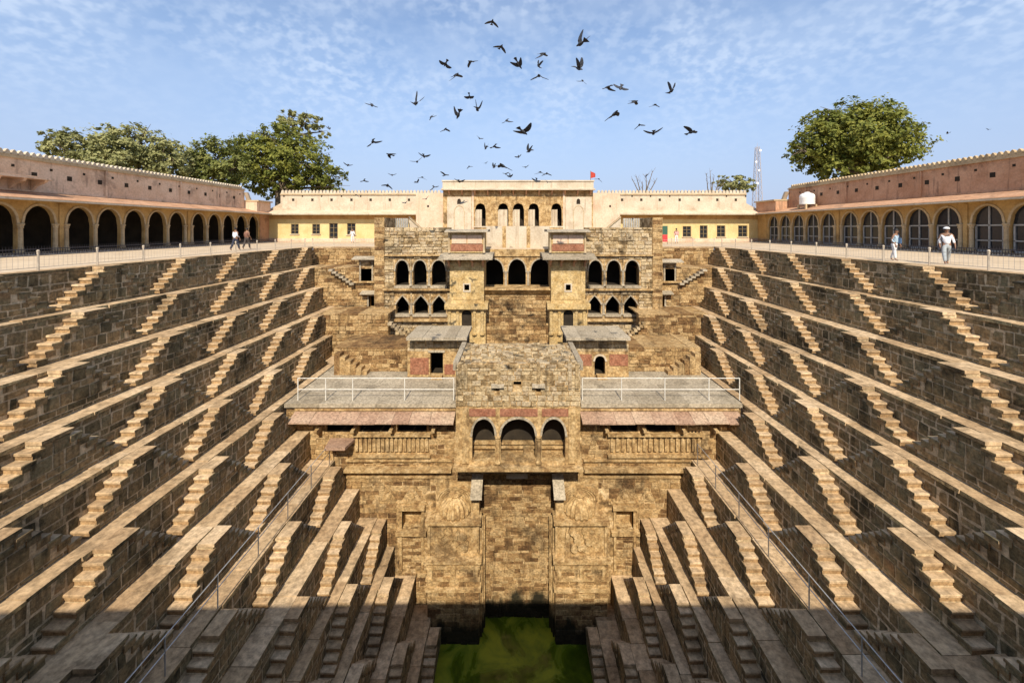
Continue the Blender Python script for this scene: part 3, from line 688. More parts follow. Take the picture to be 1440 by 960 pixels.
# ------------------------------------------------------------------ side rooms with flat roofs on the platform
Dr = 25.4; ZP = L(5)
for s in (-1, 1):
    pa, pb = (573, 655) if s < 0 else (797, 884)
    t = thing('side_chamber', (PX((pa + pb) / 2, Dr), Dr, ZP), 'low flat roofed stone chamber with square doorway on the platform' if s < 0 else 'low flat roofed stone chamber with arched doorway on the platform', 'chamber')
    x0, x1 = PX(pa, Dr), PX(pb, Dr); z1 = PZ(480, Dr)
    d = R_(605, 623, 495, 527, Dr) if s < 0 else R_(836, 851, 500, 531, Dr)
    dd = rect(*d) if s < 0 else arch((d[0] + d[1]) / 2, (d[1] - d[0]) / 2, d[2], d[2] + 0.75 * (d[3] - d[2]), d[3], 'point', 10)
    wall_panel('front_wall', rect(x0, x1, ZP, z1), [dd], Dr, Dr + 0.35, M['trim'], t)
    room('dark_interior', x0 + .1, x1 - .1, ZP + 0.01, z1 - .1, Dr + 0.35, Dr + 2.2, M['dark'], t)
    m = MB(); xo = x0 if s < 0 else x1; m.box(min(xo, xo), xo + 0.02, Dr + .35, Dr + 2.3, ZP, z1); m.obj('side_wall', M['facjoint'], t, fix=False)
    red = [R_(577, 603, 503, 526, Dr), R_(625, 640, 512, 526, Dr)] if s < 0 else [R_(812, 832, 498, 514, Dr), R_(857, 883, 498, 514, Dr)]
    for q in red:
        m = MB(); m.box(q[0], q[1], Dr - 0.04, Dr - 0.002, q[2], q[3]); m.obj('red_panel', M['red'], t, fix=False)
    for q0, q1 in split_len(PX(pa - 1, 24.7), PX(pb + 2, 24.7), 0.9, 1.4):
        m = MB(); m.box(q0, q1 - .01, 24.55, 27.6, PZ(478, 24.6) - 0.02, PZ(478, 24.6) + 0.16 + RND.uniform(-.01, .01)); m.obj('roof_slab', M['greytrim'], t, fix=False)
    sl = []; facing(sl, x0, x1, PZ(494, Dr), z1, Dr, (0.2, 0.3), (0.3, 0.7), [pad(d, .1)], 'r', (0.02, 0.07)); emit_stones(sl, t, M['rubble'], 60, 9.0)
    m = MB(); e0, e1 = (d[0] - .12, d[1] + .12); m.box(e0, e1, Dr - 0.08, Dr + .1, d[3] + 0.0, d[3] + 0.14) if s < 0 else None
    if s < 0: m.obj('lintel', M['greytrim'], t, fix=False)
    else: hood(t, dd, Dr + .01, 0.08, M['cream'])
    m = MB(); m.box((d[0] + d[1]) / 2 - 0.25, d[1] + 0.02, Dr - 0.5, Dr - 0.002, ZP, ZP + 0.22); m.obj('door_step', M['trim'], t, fix=False)
    # low wall behind the platform and the stairs that climb from it
    pa2, pb2 = (470, 573) if s < 0 else (884, 985)
    xa, xb = PX(pa2, 26.4), PX(pb2, 26.4)
    t2 = thing('platform_wall', ((xa + xb) / 2, 26.4, ZP), 'low ochre rubble wall with ' + ('leaning steps beside the square doorway chamber' if s < 0 else 'a stair beside the arched doorway chamber'), 'wall')
    zt = PZ(488, 26.4)
    m = MB(); m.box(xa, xb, 26.4, 29.5, ZP - 0.1, zt - 0.08); m.obj('wall_core', M['facjoint'], t2, fix=False)
    sl = []; facing(sl, xa, xb, ZP, zt - 0.1, 26.4, (0.2, 0.34), (0.35, 0.8), (), 'r', (0.03, 0.12)); emit_stones(sl, t2, M['fac'], 200, 9.0)
    for q0, q1 in split_len(xa, xb, 0.8, 1.5):
        m = MB(); m.box(q0, q1 - .008, 26.35, 29.55, zt - 0.1, zt + RND.uniform(-.03, .01)); m.obj('coping_slab', M['fac'], t2, fix=False)
    n = 6; xo = xa if s < 0 else xb
    for i in range(n):
        q = xo + (-s) * (0.35 * i + 0.3)
        m = MB(); m.box(min(q, q - s * 0.36), max(q, q - s * 0.36), 25.7, 26.398, ZP, ZP + (zt - ZP) * (n - i) / (n + 1)); m.obj('step', M['fac'], t2, fix=False)

# ------------------------------------------------------------------ lower gallery: platform, sloping red eaves, loggia, wall down to the pool
Dg = 21.75
low = thing('lower_gallery', (PX(727, Dg), Dg, L(13)), 'ochre stone lower gallery with pink eaves rising from the green pool', 'building')
ZT = ZP
xg = 12.40
hol = []; ex = []
for p0, p1 in ((459, 497), (505, 550), (559, 600), (858, 897), (907, 951)):
    q = R_(p0, p1, 590, 607, Dg); hol.append(rect(*q)); ex.append(q)
for p0, p1 in ((566, 593), (866, 890)):
    q = R_(p0, p1, 713, 743, Dg); hol.append(rect(*q)); ex.append(q)
xr0, xr1 = PX(673, Dg), PX(781, Dg); zl = PZ(652, 20.5)
wall_panel('gallery_wall', [(-xg, L(13) - 1.5), (xr0, L(13) - 1.5), (xr0, zl), (xr1, zl), (xr1, L(13) - 1.5), (xg, L(13) - 1.5), (xg, ZT - 0.3), (-xg, ZT - 0.3)], hol, Dg, Dg + 0.16, M['facjoint'], low)
for q in ex[:5]: room('eaves_chamber', q[0] - .2, q[1] + .2, q[2], q[3] + .3, Dg + .16, Dg + 2.0, M['dark'], low)
for q in ex[5:]:
    room('niche_lining', q[0] - .02, q[1] + .02, q[2] - .01, q[3] + .02, Dg + .15, Dg + .6, M['trim'], low)
skip = [pad(q, 0.08) for q in ex]
skip += [R_(636, 821, 510, 662, 20.9), R_(500, 604, 608, 640, Dg), R_(856, 986, 608, 640, Dg)]
skip += [R_(558, 600, 705, 800, Dg), R_(857, 897, 705, 800, Dg), R_(600, 675, 690, 900, Dg), R_(780, 856, 690, 900, Dg)]
sl = []; facing(sl, -xg, xr0, L(13) - 0.4, ZT - 0.35, Dg, (0.2, 0.32), (0.32, 0.75), skip, 'a', (0.02, 0.085))
facing(sl, xr1, xg, L(13) - 0.4, ZT - 0.35, Dg, (0.2, 0.32), (0.32, 0.75), skip, 'a', (0.02, 0.085))
facing(sl, xr0, xr1, zl, ZT - 0.35, Dg, (0.2, 0.32), (0.32, 0.75), skip, 'a', (0.02, 0.05))
emit_stones(sl, low, M['fac'], 300, 8.0, stuff_name='wall_infill')
# recessed bay between the shrines
Dc = 22.5
bay = tag(link('recess_wall', None, low, ((xr0 + xr1) / 2, Dc, L(13))), 'coursed brown stone recess between the carved piers')
m = MB(); m.box(xr0 - .2, xr1 + .2, Dc, Dc + 0.5, L(13) - 1.5, zl); m.obj('recess_core', M['facjoint'], bay, fix=False)
sl = []; facing(sl, xr0, xr1, L(13) - 0.2, zl - 0.05, Dc, (0.15, 0.27), (0.35, 0.85), (), 'a', (0.03, 0.13)); emit_stones(sl, bay, M['fac'], 300, 8.0, stuff_name='recess_infill')
# platform floor
for s in (-1, 1):
    xa, xb = (-12.38, PX(643, 22)) if s < 0 else (PX(815, 22), 12.38)
    for ya, yb in ((Dg - 0.25, 23.0), (23.0, 24.2), (24.2, 25.4), (25.4, 29.55)):
        for q0, q1 in split_len(xa, xb, 1.1, 1.9):
            m = MB(); m.box(q0, q1 - .008, ya, yb - .008, ZP - 0.22, ZP + RND.uniform(-.012, .0)); m.obj('platform_slab', M['greytrim'], low, fix=False)
    xe = [-12.45, -14.45] if s < 0 else [12.4, 14.45]
    m = MB(); m.box(min(xe) + (0 if s < 0 else .07), max(xe) - (0 if s > 0 else .02), 21.2, 29.6, L(6) - .3, ZP - .006); m.obj('platform_edge', M['tread'], low, fix=False)
    # sloping eaves, slab by slab
    xa, xb = (PX(404, 20.9), PX(638, 20.9)) if s < 0 else (PX(819, 20.9), PX(1050, 20.9))
    za = PZ(595, 20.85); zb_ = PZ(577, Dg - 0.05)
    for q0, q1 in split_len(xa, xb, 0.75, 1.35):
        m = MB(); o = RND.uniform(-.015, .015); m.prism([(20.85 + o, za - 0.07 + o), (20.85 + o, za + o), (Dg + 0.02, zb_ + o), (Dg + 0.02, zb_ - 0.1 + o)], q0, q1 - 0.012, 'x'); m.obj('eaves_slab', M['pinkslab'], low)
    m = MB(); m.box(xa, xb, Dg - 0.15, Dg - 0.02, zb_ + 0.02, ZP - 0.22); m.obj('eaves_fascia', M['trim'], low, fix=False)
    for p in ((452, 502, 554, 612) if s < 0 else (850, 902, 956, 1000)):
        xq = PX(p, Dg); zq = PZ(600, Dg)
        m = MB(); m.prism([(Dg, zq - 0.55), (Dg, zq + 0.15), (Dg - 0.7, zq + 0.12), (Dg - 0.68, zq), (Dg - 0.35, zq - 0.2)], xq - 0.09, xq + 0.09, 'x'); m.obj('bracket', M['trim'], low)
    # carved baluster panel, cornices
    p0, p1 = (500, 604) if s < 0 else (856, 985)
    a, b, z0, z1 = R_(p0, p1, 610, 638, Dg); m = MB(); m.box(a, b, Dg - 0.03, Dg + 0.02, z0, z1); m.obj('panel_ground', M['trim'], low, fix=False)
    nb = 17
    for i in range(nb):
        xx = a + (b - a) * (i + .5) / nb
        m = MB(); m.prism([(xx - .085, z0 + .22), (xx + .085, z0 + .22), (xx + .085, z1 - .22), (xx, z1 - .08), (xx - .085, z1 - .22)], Dg - 0.17, Dg - 0.031, 'y'); m.obj('carved_baluster', M['trim'], low)
    for zz, hh, dp in ((z1 + 0.03, 0.10, 0.30), (z0 - 0.02, 0.12, 0.26)):
        m = MB(); m.box(a - .1, b + .1, Dg - dp, Dg + .02, zz - hh / 2, zz + hh / 2); m.obj('panel_moulding', M['trim'], low, fix=False)
    p0, p1 = (488, 636) if s < 0 else (820, 970)
    a, b = PX(p0, Dg), PX(p1, Dg)
    for py, hh, dp in ((645, 0.10, 0.20), (656, 0.14, 0.46), (661, 0.10, 0.26), (669, 0.08, 0.14)):
        zz = PZ(py, Dg); m = MB(); m.box(a, b, Dg - dp, Dg + .02, zz - hh / 2, zz + hh / 2); m.obj('cornice', M['trim'], low, fix=False)
    # small projecting balcony at the outer end
    if s < 0:
        xq = PX(478, 21.2); zq = PZ(624, 21.2); m = MB(); m.prism([(xq - .75, 21.78), (xq - .6, 20.75), (xq + .45, 20.75), (xq + .65, 21.78)], zq - .1, zq + .05, 'z'); m.obj('projecting_slab', M['pinkslab'], low)
    else:
        q = R_(966, 995, 602, 609, Dg)
        m = MB()
        for i in range(6): xx = q[0] + (q[1] - q[0]) * (i + .5) / 6; m.box(xx - .04, xx + .04, Dg - .02, Dg - .004, q[2] + .02, q[2] + .12)
        m.obj('peg_holes', M['dark'], low, fix=False)
    # niche with frame, shelf and pilasters
    q = ex[5] if s < 0 else ex[6]
    f = 0.14; m = MB(); m.box(q[0] - f, q[0], Dg - .1, Dg + .3, q[2], q[3]); m.box(q[1], q[1] + f, Dg - .1, Dg + .3, q[2], q[3]); m.box(q[0] - f - .08, q[1] + f + .08, Dg - .30, Dg + .3, q[3], q[3] + .2); m.obj('niche_frame', M['trim'], low, fix=False)
    m = MB(); m.box(q[0] - .3, q[1] + .3, Dg - .3, Dg + .3, q[2] - .2, q[2] - .002); m.obj('niche_shelf', M['trim'], low, fix=False)
    for x_ in (q[0] - f, q[1]):
        m = MB(); m.box(x_, x_ + f, Dg - .12, Dg + .02, PZ(800, Dg), q[2] - .2); m.obj('niche_pilaster', M['trim'], low, fix=False)
    sl = []; facing(sl, q[0], q[1], PZ(800, Dg), q[2] - .22, Dg, (0.15, 0.22), (0.3, 0.6), (), 'a', (0.02, 0.04)); emit_stones(sl, low, M['fac'], 20, 8, stuff_name='niche_infill')
    # carved kite panels and stepped mouldings either side of the niche
    qc = (q[0] + q[1]) / 2; zk = q[3] + .72
    for dx_ in (-1.25, 0.0, 1.25):
        if dx_ * s < -1.0: continue
        m = MB(); hw_ = .52 if dx_ == 0 else .40
        m.prism([(qc + dx_ - hw_, zk - .28), (qc + dx_ + hw_, zk - .28), (qc + dx_ + hw_ * .55, zk + .12), (qc + dx_, zk + .42), (qc + dx_ - hw_ * .55, zk + .12)], Dg - .11, Dg - .001, 'y'); m.obj('carved_gable', M['fac'], low)
        m = MB(); m.prism([(qc + dx_ + .16 * math.cos(t_ * .785), zk - .02 + .16 * math.sin(t_ * .785)) for t_ in range(8)], Dg - .17, Dg - .111, 'y'); m.obj('rosette', M['trim'], low)
    for i_, (w_, d_) in enumerate(((.62, .05), (.52, .10), (.42, .15))):
        m = MB(); m.box(qc - w_ - .25, qc + w_ + .25, Dg - d_ - .03, Dg + .01, q[3] + .20 + .075 * i_, q[3] + .27 + .075 * i_); m.obj('stepped_moulding', M['trim'], low, fix=False)
    # shrine pier: base courses, carved panel, melon dome, bracket slab
    p0, p1 = (601, 674) if s < 0 else (781, 854); Dp = 21.0
    a, b = PX(p0, Dp), PX(p1, Dp); pier = link('shrine_pier', None, low, ((a + b) / 2, Dp, L(13)))
    zb0, zb1 = L(13) - 1.2, PZ(786, Dp)
    m = MB(); m.box(a, b, Dp, Dg - .002, zb0, zb1); m.obj('pier_core', M['facjoint'], pier, fix=False)
    sl = []; facing(sl, a, b, zb0 + .8, zb1, Dp, (0.18, 0.3), (0.35, 0.8), (), 'a', (0.02, 0.06)); emit_stones(sl, pier, M['fac'], 120, 8.0)
    m = MB(); m.box(a - .14, b + .14, Dp - .34, Dg, zb1, zb1 + .14); m.obj('pier_ledge', M['trim'], pier, fix=False)
    zp1 = PZ(735, Dp)
    m = MB(); m.box(a + .12, b - .12, Dp + .12, Dg - .002, zb1 + .14, zp1); m.obj('carved_panel', M['trim'], pier, fix=False)
    m = MB(); r_ = random.Random(5 + s); xc = (a + b) / 2
    for i in range(26):       # worn figures in relief
        an = r_.uniform(0, 6.28); rr = 0.62 * math.sqrt(r_.random()); xx = xc + rr * 1.25 * math.cos(an); zz = (zb1 + zp1) / 2 + .07 + rr * math.sin(an); sz = r_.uniform(.10, .2)
        m.lathe((xx, Dp + .12, zz), [(sz, 0)], 8) if False else m.prism([(xx + sz * math.cos(t * .785), zz + sz * 1.1 * math.sin(t * .785)) for t in range(8)], Dp + .12 - r_.uniform(.06, .26), Dp + .119, 'y')
    m.obj('carved_relief', M['trim'], pier)
    for x_ in (a + .0, b - .13):
        m = MB(); m.box(x_, x_ + .13, Dp + .02, Dg - .004, zb1 + .14, zp1); m.obj('panel_pilaster', M['trim'], pier, fix=False)
    m = MB(); m.box(a - .10, b + .10, Dp - .22, Dg - .003, zp1, zp1 + .15); m.obj('panel_cornice', M['trim'], pier, fix=False)
    zd = zp1 + .15
    m = MB(); xc2 = xc - s * -0.0; prof = [(.80, 0), (.88, .16), (.86, .36), (.74, .58), (.52, .78), (.30, .90), (.36, .98), (.30, 1.06), (.1, 1.16)]
    nn = 64; k = nn + 1; vs = []
    for r, z in prof:
        for i in range(k):
            an = math.pi + math.pi * i / nn; rr = r * (.86 + .15 * abs(math.sin(an * 9))); vs.append((xc2 + rr * math.cos(an), Dp + .62 + .95 * rr * math.sin(an), zd + z))
    fs = [(j * k + i, j * k + i + 1, (j + 1) * k + i + 1, (j + 1) * k + i) for j in range(len(prof) - 1) for i in range(nn)]
    m.add(vs, fs); m.obj('melon_dome', M['trim'], pier)
    m = MB(); m.box(xc - 1.05, xc + 1.05, Dg - .06, Dg + .02, zd, PZ(668, Dg)); m.obj('dome_backing', M['trim'], pier, fix=False)
    for i_ in range(4):     # stepped crescent above the dome
        r0_, r1_ = 1.00 - .13 * i_, .92 - .13 * i_; pts_ = [(xc + r0_ * math.cos(math.pi * t_ / 16), zd + .62 + r0_ * .75 * math.sin(math.pi * t_ / 16)) for t_ in range(17)] + [(xc + r1_ * math.cos(math.pi * t_ / 16), zd + .62 + r1_ * .75 * math.sin(math.pi * t_ / 16)) for t_ in range(16, -1, -1)]
        m = MB(); m.add(*panel(pts_, [], Dg - .16 + .02 * i_, Dg - .055, xz)); m.obj('crescent_moulding', M['trim'], pier)
    for i_, (zz_, ov_) in enumerate(((zb1 - .35, .05), (zb1 - .95, .07), (zb1 - 1.5, .10))):
        m = MB(); m.box(a - ov_, b + ov_, Dp - ov_ - .12, Dg - .01, zz_ - .06, zz_ + .05); m.obj('base_moulding', M['trim'], pier, fix=False)
    for x_ in (a + .06, xc - .12, b - .30):
        m = MB(); m.box(x_, x_ + .24, Dp - .16, Dp + .02, zb1 - .92, zb1 - .36); m.obj('base_block', M['trim'], pier, fix=False)
    for i_ in range(3):     # stepped jamb beside the recess
        xj = (b if s < 0 else a) + s * -.0; m = MB(); x0_, x1_ = sorted((xj - s * .02, xj - s * (.10 + .07 * i_))); m.box(x0_, x1_, Dp + .35 + .25 * i_, Dp + .58 + .25 * i_, zb0 + .4, zd - .15 * i_ - .2); m.obj('stepped_jamb', M['trim'], pier, fix=False)
    xs = PX(671, 21.3) if s < 0 else PX(785, 21.3)
    zs1, zs0 = PZ(668, 21.4), PZ(702, 20.6)
    m = MB(); m.prism([(20.55, zs0), (20.6, zs0 + .12), (21.7, zs1), (21.7, zs1 - .2)], xs - .30, xs + .30, 'x'); m.obj('sloping_slab', M['greytrim'], pier)
    m = MB(); xq = PX(668, 21.2) if s < 0 else PX(787, 21.2); m.box(xq - .22, xq + .22, 21.2, Dg + .02, zd, PZ(690, 21.2)); m.obj('bracket_pier', M['trim'], pier, fix=False)
m = MB(); q = R_(712, 742, 662, 672, 21.6); m.box(q[0], q[1], 21.55, 22.52, q[2], q[3]); m.obj('spout_block', M['cream'], low, fix=False)
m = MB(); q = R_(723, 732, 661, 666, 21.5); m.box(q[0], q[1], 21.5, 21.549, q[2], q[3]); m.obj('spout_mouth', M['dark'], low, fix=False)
# projecting loggia block
Df = 20.4
lg = tag(link('projecting_loggia', None, low, (PX(728, Df), Df, PZ(652, Df))), 'projecting three arched loggia with rubble upper wall')
x0, x1 = PX(641, Df), PX(816, Df); zf = PZ(650, Df); zt = PZ(512, Df); zm = PZ(572, Df)
hol = []; ex = []
for p0, p1 in ((664, 696), (704, 753), (762, 795)):
    q = R_(p0, p1, 588.5, 648, Df); hol.append(arch((q[0] + q[1]) / 2, (q[1] - q[0]) / 2, q[2], q[2] + .58 * (q[3] - q[2]), q[3], 'point', 20)); ex.append(q)
wall_panel('arcade_wall', rect(x0, x1, zf - .1, zm), hol, Df, Df + .35, M['trim'], lg)
for h in hol: hood(lg, h, Df + .01, .06, M['greytrim'])
for p in (700, 757.5):
    column(lg, PX(p, Df), Df - .06, zf, PZ(612, Df), .11, M['trim'])
for p in (655, 804):
    m = MB(); xq = PX(p, Df); m.box(xq - .18, xq + .18, Df - .1, Df + .02, zf, zm); m.obj('pilaster', M['trim'], lg, fix=False)
for p0, p1 in ((651, 697), (703, 756), (762, 806)):
    q = R_(p0, p1, 574.5, 584.5, Df); m = MB(); m.box(q[0], q[1], Df - .06, Df + .01, q[2], q[3]); m.obj('red_lintel', M['red'], lg, fix=False)
m = MB(); m.box(x0 + .2, x1 - .2, Df + 1.25, Df + 1.34, zf - .1, zm); m.obj('loggia_back_wall', M['trim'], lg, fix=False)
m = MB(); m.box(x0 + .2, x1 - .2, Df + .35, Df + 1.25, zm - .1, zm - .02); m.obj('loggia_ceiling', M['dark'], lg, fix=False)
m = MB(); m.box(x0 + .25, x1 - .25, Df + 1.19, Df + 1.248, PZ(618, Df + 1.2), zm - .1); m.obj('loggia_shade', M['dark'], lg, fix=False)  # dark sheet painting the arches' shadow on the upper back wall
for p in (640, 628, 622):
    m = MB(); z_ = PZ(p, Df + 1.1); m.box(x0 + .3, x1 - .3, Df + 1.02, Df + 1.246, z_ - .06, z_ + .06); m.obj('bench_moulding', M['trim'], lg, fix=False)
m = MB(); q = R_(736, 750, 630, 648, Df + .6); m.box(q[0], q[1], Df + .5, Df + .9, q[2] + .1, q[3]); m.obj('stone_seat', M['trim'], lg, fix=False)
m = MB(); m.box(x0 - .1, x1 + .1, Df - .40, Dg, zf - .24, zf - .102); m.obj('loggia_floor', M['trim'], lg, fix=False)
m = MB(); m.box(x0 + .1, x1 - .1, Df - .05, Dg, zf - .55, zf - .241); m.obj('floor_moulding', M['trim'], lg, fix=False)
wq = [R_(722, 733, 536, 543, Df), R_(696, 702, 546, 550, Df), R_(754, 760, 546, 551, Df)]
wall_panel('upper_wall', rect(x0, x1, zm + .001, zt), [rect(*q) for q in wq], Df - .02, Df + .35, M['facjoint'], lg)
sl = []; facing(sl, x0, x1, zm + .05, zt, Df - .02, (0.16, 0.30), (0.25, 0.6), [pad(q, .03) for q in wq], 'r', (0.03, 0.09)); emit_stones(sl, lg, M['rubble'], 220, 8.0)
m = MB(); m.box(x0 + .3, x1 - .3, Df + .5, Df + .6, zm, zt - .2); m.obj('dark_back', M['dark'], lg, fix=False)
for p in (700, 757):
    m = MB(); q = R_(p - 9, p + 9, 538.5, 543, Df); m.box(q[0], q[1], Df - .25, Df, q[2], q[3]); m.obj('window_canopy', M['greytrim'], lg, fix=False)
for p in (647, 655, 701, 757, 801, 811):
    m = MB(); xq = PX(p, Df); m.box(xq - .09, xq + .09, Df - .14, Df, PZ(545, Df), zt + .05); m.obj('broken_rib', M['rubble'], lg, fix=False)
m = MB(); m.box(x0, x0 + .3, Df + .35, 24.0, ZP - .3, zt - .1); m.box(x1 - .3, x1, Df + .35, 24.0, ZP - .3, zt - .1); m.obj('side_wall', M['fac'], lg, fix=False)
# broken roof of rubble
rb = link('rubble_roof', None, low, ((x0 + x1) / 2, 22, zt))
m = MB(); m.box(x0, x1, Df, 24.0, zt - .35, zt - .06); m.obj('roof_core', M['facjoint'], rb, fix=False)
yy = Df
while yy < 23.9:
    dy = RND.uniform(.28, .5); xx = x0
    while xx < x1 - .1:
        dx = min(RND.uniform(.3, .7), x1 - xx); h = RND.uniform(.02, .13); g = .02; j = lambda: RND.uniform(-.05, .05)
        if yy < Df + .3 and RND.random() < .3: h *= 2.0
        m = MB(); a, b, c, d = xx + g, xx + dx - g, yy + g, min(yy + dy, 24.0) - g
        base = [(a, c), (b, c), (b, d), (a, d)]; top = [(x_ * .86 + (a + b) / 2 * .14 + j() * .5, y_ * .86 + (c + d) / 2 * .14 + j() * .5, zt - .06 + h + j() * .6) for x_, y_ in base]
        m.add([(x_, y_, zt - .1) for x_, y_ in base] + top, [(4, 5, 6, 7), (0, 1, 5, 4), (1, 2, 6, 5), (2, 3, 7, 6), (3, 0, 4, 7)])
        m.obj('rubble_stone', M['rubble'], rb, fix=False); xx += dx
    yy += dy
for s in (-1, 1):
    xq = x0 if s < 0 else x1
    m = MB(); m.box(xq - .14, xq + .14, Df - .02, 24.0, zt - .3, zt + .12); m.obj('roof_kerb', M['greytrim'], rb, fix=False)

# ------------------------------------------------------------------ cream palace range behind the walkway
Dk = 48.0; ZE = 1.57 + 1.72; ZTOP = 1.57 + 4.65
rng = thing('palace_range', (PX(727, Dk), Dk, 0), 'long cream and yellow limewashed palace range with shuttered windows behind the walkway', 'building')
def openings(lst): return [R_(*q, Dk) for q in lst]
wins = openings([(409, 420, 315, 329), (439, 450, 315, 329), (488, 500, 314, 330), (960, 972, 318, 333), (1008, 1020, 317, 333), (1038, 1051, 317, 333)])
drs = openings([(463, 475, 314, 338.5), (984, 995, 317, 341)])
xa, xb = -29.5, 29.5
wall_panel('lower_wall', rect(xa, xb, -.03, ZE + .3), [rect(*q) for q in wins + [(d[0], d[1], .03, d[3]) for d in drs]], Dk, Dk + .4, M['yellow'], rng)
for i, q in enumerate(wins + [(d[0], d[1], .03, d[3]) for d in drs]):
    isd = i >= len(wins)
    w = MB(); w.box(q[0], q[1], Dk + .14, Dk + .18, q[2], q[3]); wo = w.obj('door' if isd else 'window', M['glass'], rng, fix=False)
    m = MB(); f = .07
    m.box(q[0], q[1], Dk + .05, Dk + .13, q[3] - f, q[3]); m.box(q[0], q[1], Dk + .05, Dk + .13, q[2], q[2] + f)
    for x_ in (q[0], (q[0] + q[1]) / 2 - f / 2, q[1] - f): m.box(x_, x_ + f, Dk + .05, Dk + .13, q[2] + f, q[3] - f)
    nb_ = 4 if isd else 3
    for j in range(1, nb_): zz = q[2] + (q[3] - q[2]) * j / nb_; m.box(q[0] + f, q[1] - f, Dk + .06, Dk + .12, zz - .03, zz + .03)
    link('frame', me_from('frame', m.v, m.f, [M['wood']]), wo)
    if not isd:
        m = MB(); m.box(q[0] - .1, q[1] + .1, Dk - .12, Dk + .02, q[2] - .1, q[2] - .005); link('sill', me_from('sill', m.v, m.f, [M['cream']]), wo)
m = MB(); m.box(xa, xb, Dk - .05, Dk + .02, .0, .45); m.obj('plinth', M['pinkwash'], rng, fix=False)
m = MB(); m.box(xa, xb, Dk - .03, Dk - .002, ZE - .55, ZE - .1); m.obj('painted_frieze', M['arcyel'], rng, fix=False)
m = MB(); m.prism([(Dk - 1.1, ZE - .02), (Dk - 1.1, ZE + .12), (Dk + .05, ZE + .55), (Dk + .05, ZE + .1)], xa + .0, xb - .0, 'x'); m.obj('eaves', M['pinkwash'], rng)
m = MB(); m.box(xa + .02, xb - .02, Dk - 1.16, Dk - 1.101, ZE - .04, ZE + .14); m.obj('eaves_lip', M['cream'], rng, fix=False)
m = MB(); m.box(xa + 1.4, xb - 1.4, Dk + .05, Dk + .5, ZE + .3, ZTOP - .55); m.obj('upper_wall', M['cream'], rng, fix=False)
m = MB(); m.box(xa + 1.4, xb - 1.4, Dk - .08, Dk + .58, ZTOP - .55, ZTOP - .42); m.obj('upper_cornice', M['arcstone'], rng, fix=False)
m = MB(); m.box(xa + 1.4, xb - 1.4, Dk + .05, Dk + .45, ZTOP - .42, ZTOP - .30); m.obj('merlon_base', M['cream'], rng, fix=False)
mer = me_from('merlon', *(lambda mm: (mm.v, mm.f))(MB().prism([(-.15, 0), (.15, 0), (.15, .2), (.08, .3), (0, .36), (-.08, .3), (-.15, .2)], 0, .22, 'y')), [M['cream']])
x = xa + 1.6
while x < xb - 1.5:
    if not (PX(618, 40) < x * 40 / Dk < PX(838, 40)): link('merlon', mer, rng, (x, Dk + .1, ZTOP - .30))
    x += .42
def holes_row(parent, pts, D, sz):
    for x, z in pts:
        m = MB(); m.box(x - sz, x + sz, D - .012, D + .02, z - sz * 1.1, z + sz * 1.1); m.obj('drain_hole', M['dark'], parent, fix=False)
holes_row(rng, [(PX(p, Dk), PZ(281, Dk)) for p in (412, 439, 466, 494, 521, 548, 575, 875, 902, 928, 956, 983, 1009, 1035)], Dk + .05, .14)
holes_row(rng, [(PX(p, Dk), PZ(276, Dk)) for p in (399, 425, 452, 480, 507, 889, 915, 942, 1022, 1049)], Dk + .05, .08)
for s in (-1, 1):      # stepped stair ramps at the ends of the roof
    x_ = s * 28.1
    m = MB(); m.prism([(x_ - s * .2, ZE + .5), (x_ + s * 1.7, ZE + .5), (x_ - s * .2, ZE + 1.5)] if s > 0 else [(x_ + .2, ZE + 1.5), (x_ - 1.7, ZE + .5), (x_ + .2, ZE + .5)], Dk + .1, Dk + .5, 'y'); m.obj('roof_ramp', M['cream'], rng)
# central upper storey
Du = 41.0
up = thing('upper_storey', (PX(728, Du), Du, 0), 'cream and pink upper storey with arched curtained windows above the pavilion', 'building')
x0, x1 = PX(623, Du), PX(834, Du); zb = -.02; zt = PZ(268, Du)
hol = []; ex = []
for p0, p1 in ((668, 683), (700, 715), (721, 737), (743, 758), (775, 790)):
    q = R_(p0, p1, 286, 318, Du); hol.append(arch((q[0] + q[1]) / 2, (q[1] - q[0]) / 2, q[2], q[2] + .72 * (q[3] - q[2]), q[3], 'point', 10)); ex.append(q)
wall_panel('front_wall', rect(x0, x1, zb, zt), hol, Du, Du + .35, M['trim'], up)
for q in ex:
    m = MB(); n = 8; w = (q[1] - q[0]) * (.9 if RND.random() < .5 else .62)
    vs = [];  
    for i in range(n + 1):
        xx = q[0] + w * i / n; yy = Du + .32 + .05 * math.sin(i * 2.2); vs += [(xx, yy, q[2]), (xx, yy, q[3] - .62)]
    m.add(vs, [(2 * i, 2 * i + 2, 2 * i + 3, 2 * i + 1) for i in range(n)]); m.obj('curtain', M['cream'], up)
m = MB(); m.box(x0 + .3, x1 - .3, Du + 1.6, Du + 1.7, zb, zt); m.box(x0 + .3, x1 - .3, Du + .36, Du + 1.6, zt - .1, zt - .02); m.obj('dark_interior', M['dark'], up, fix=False)
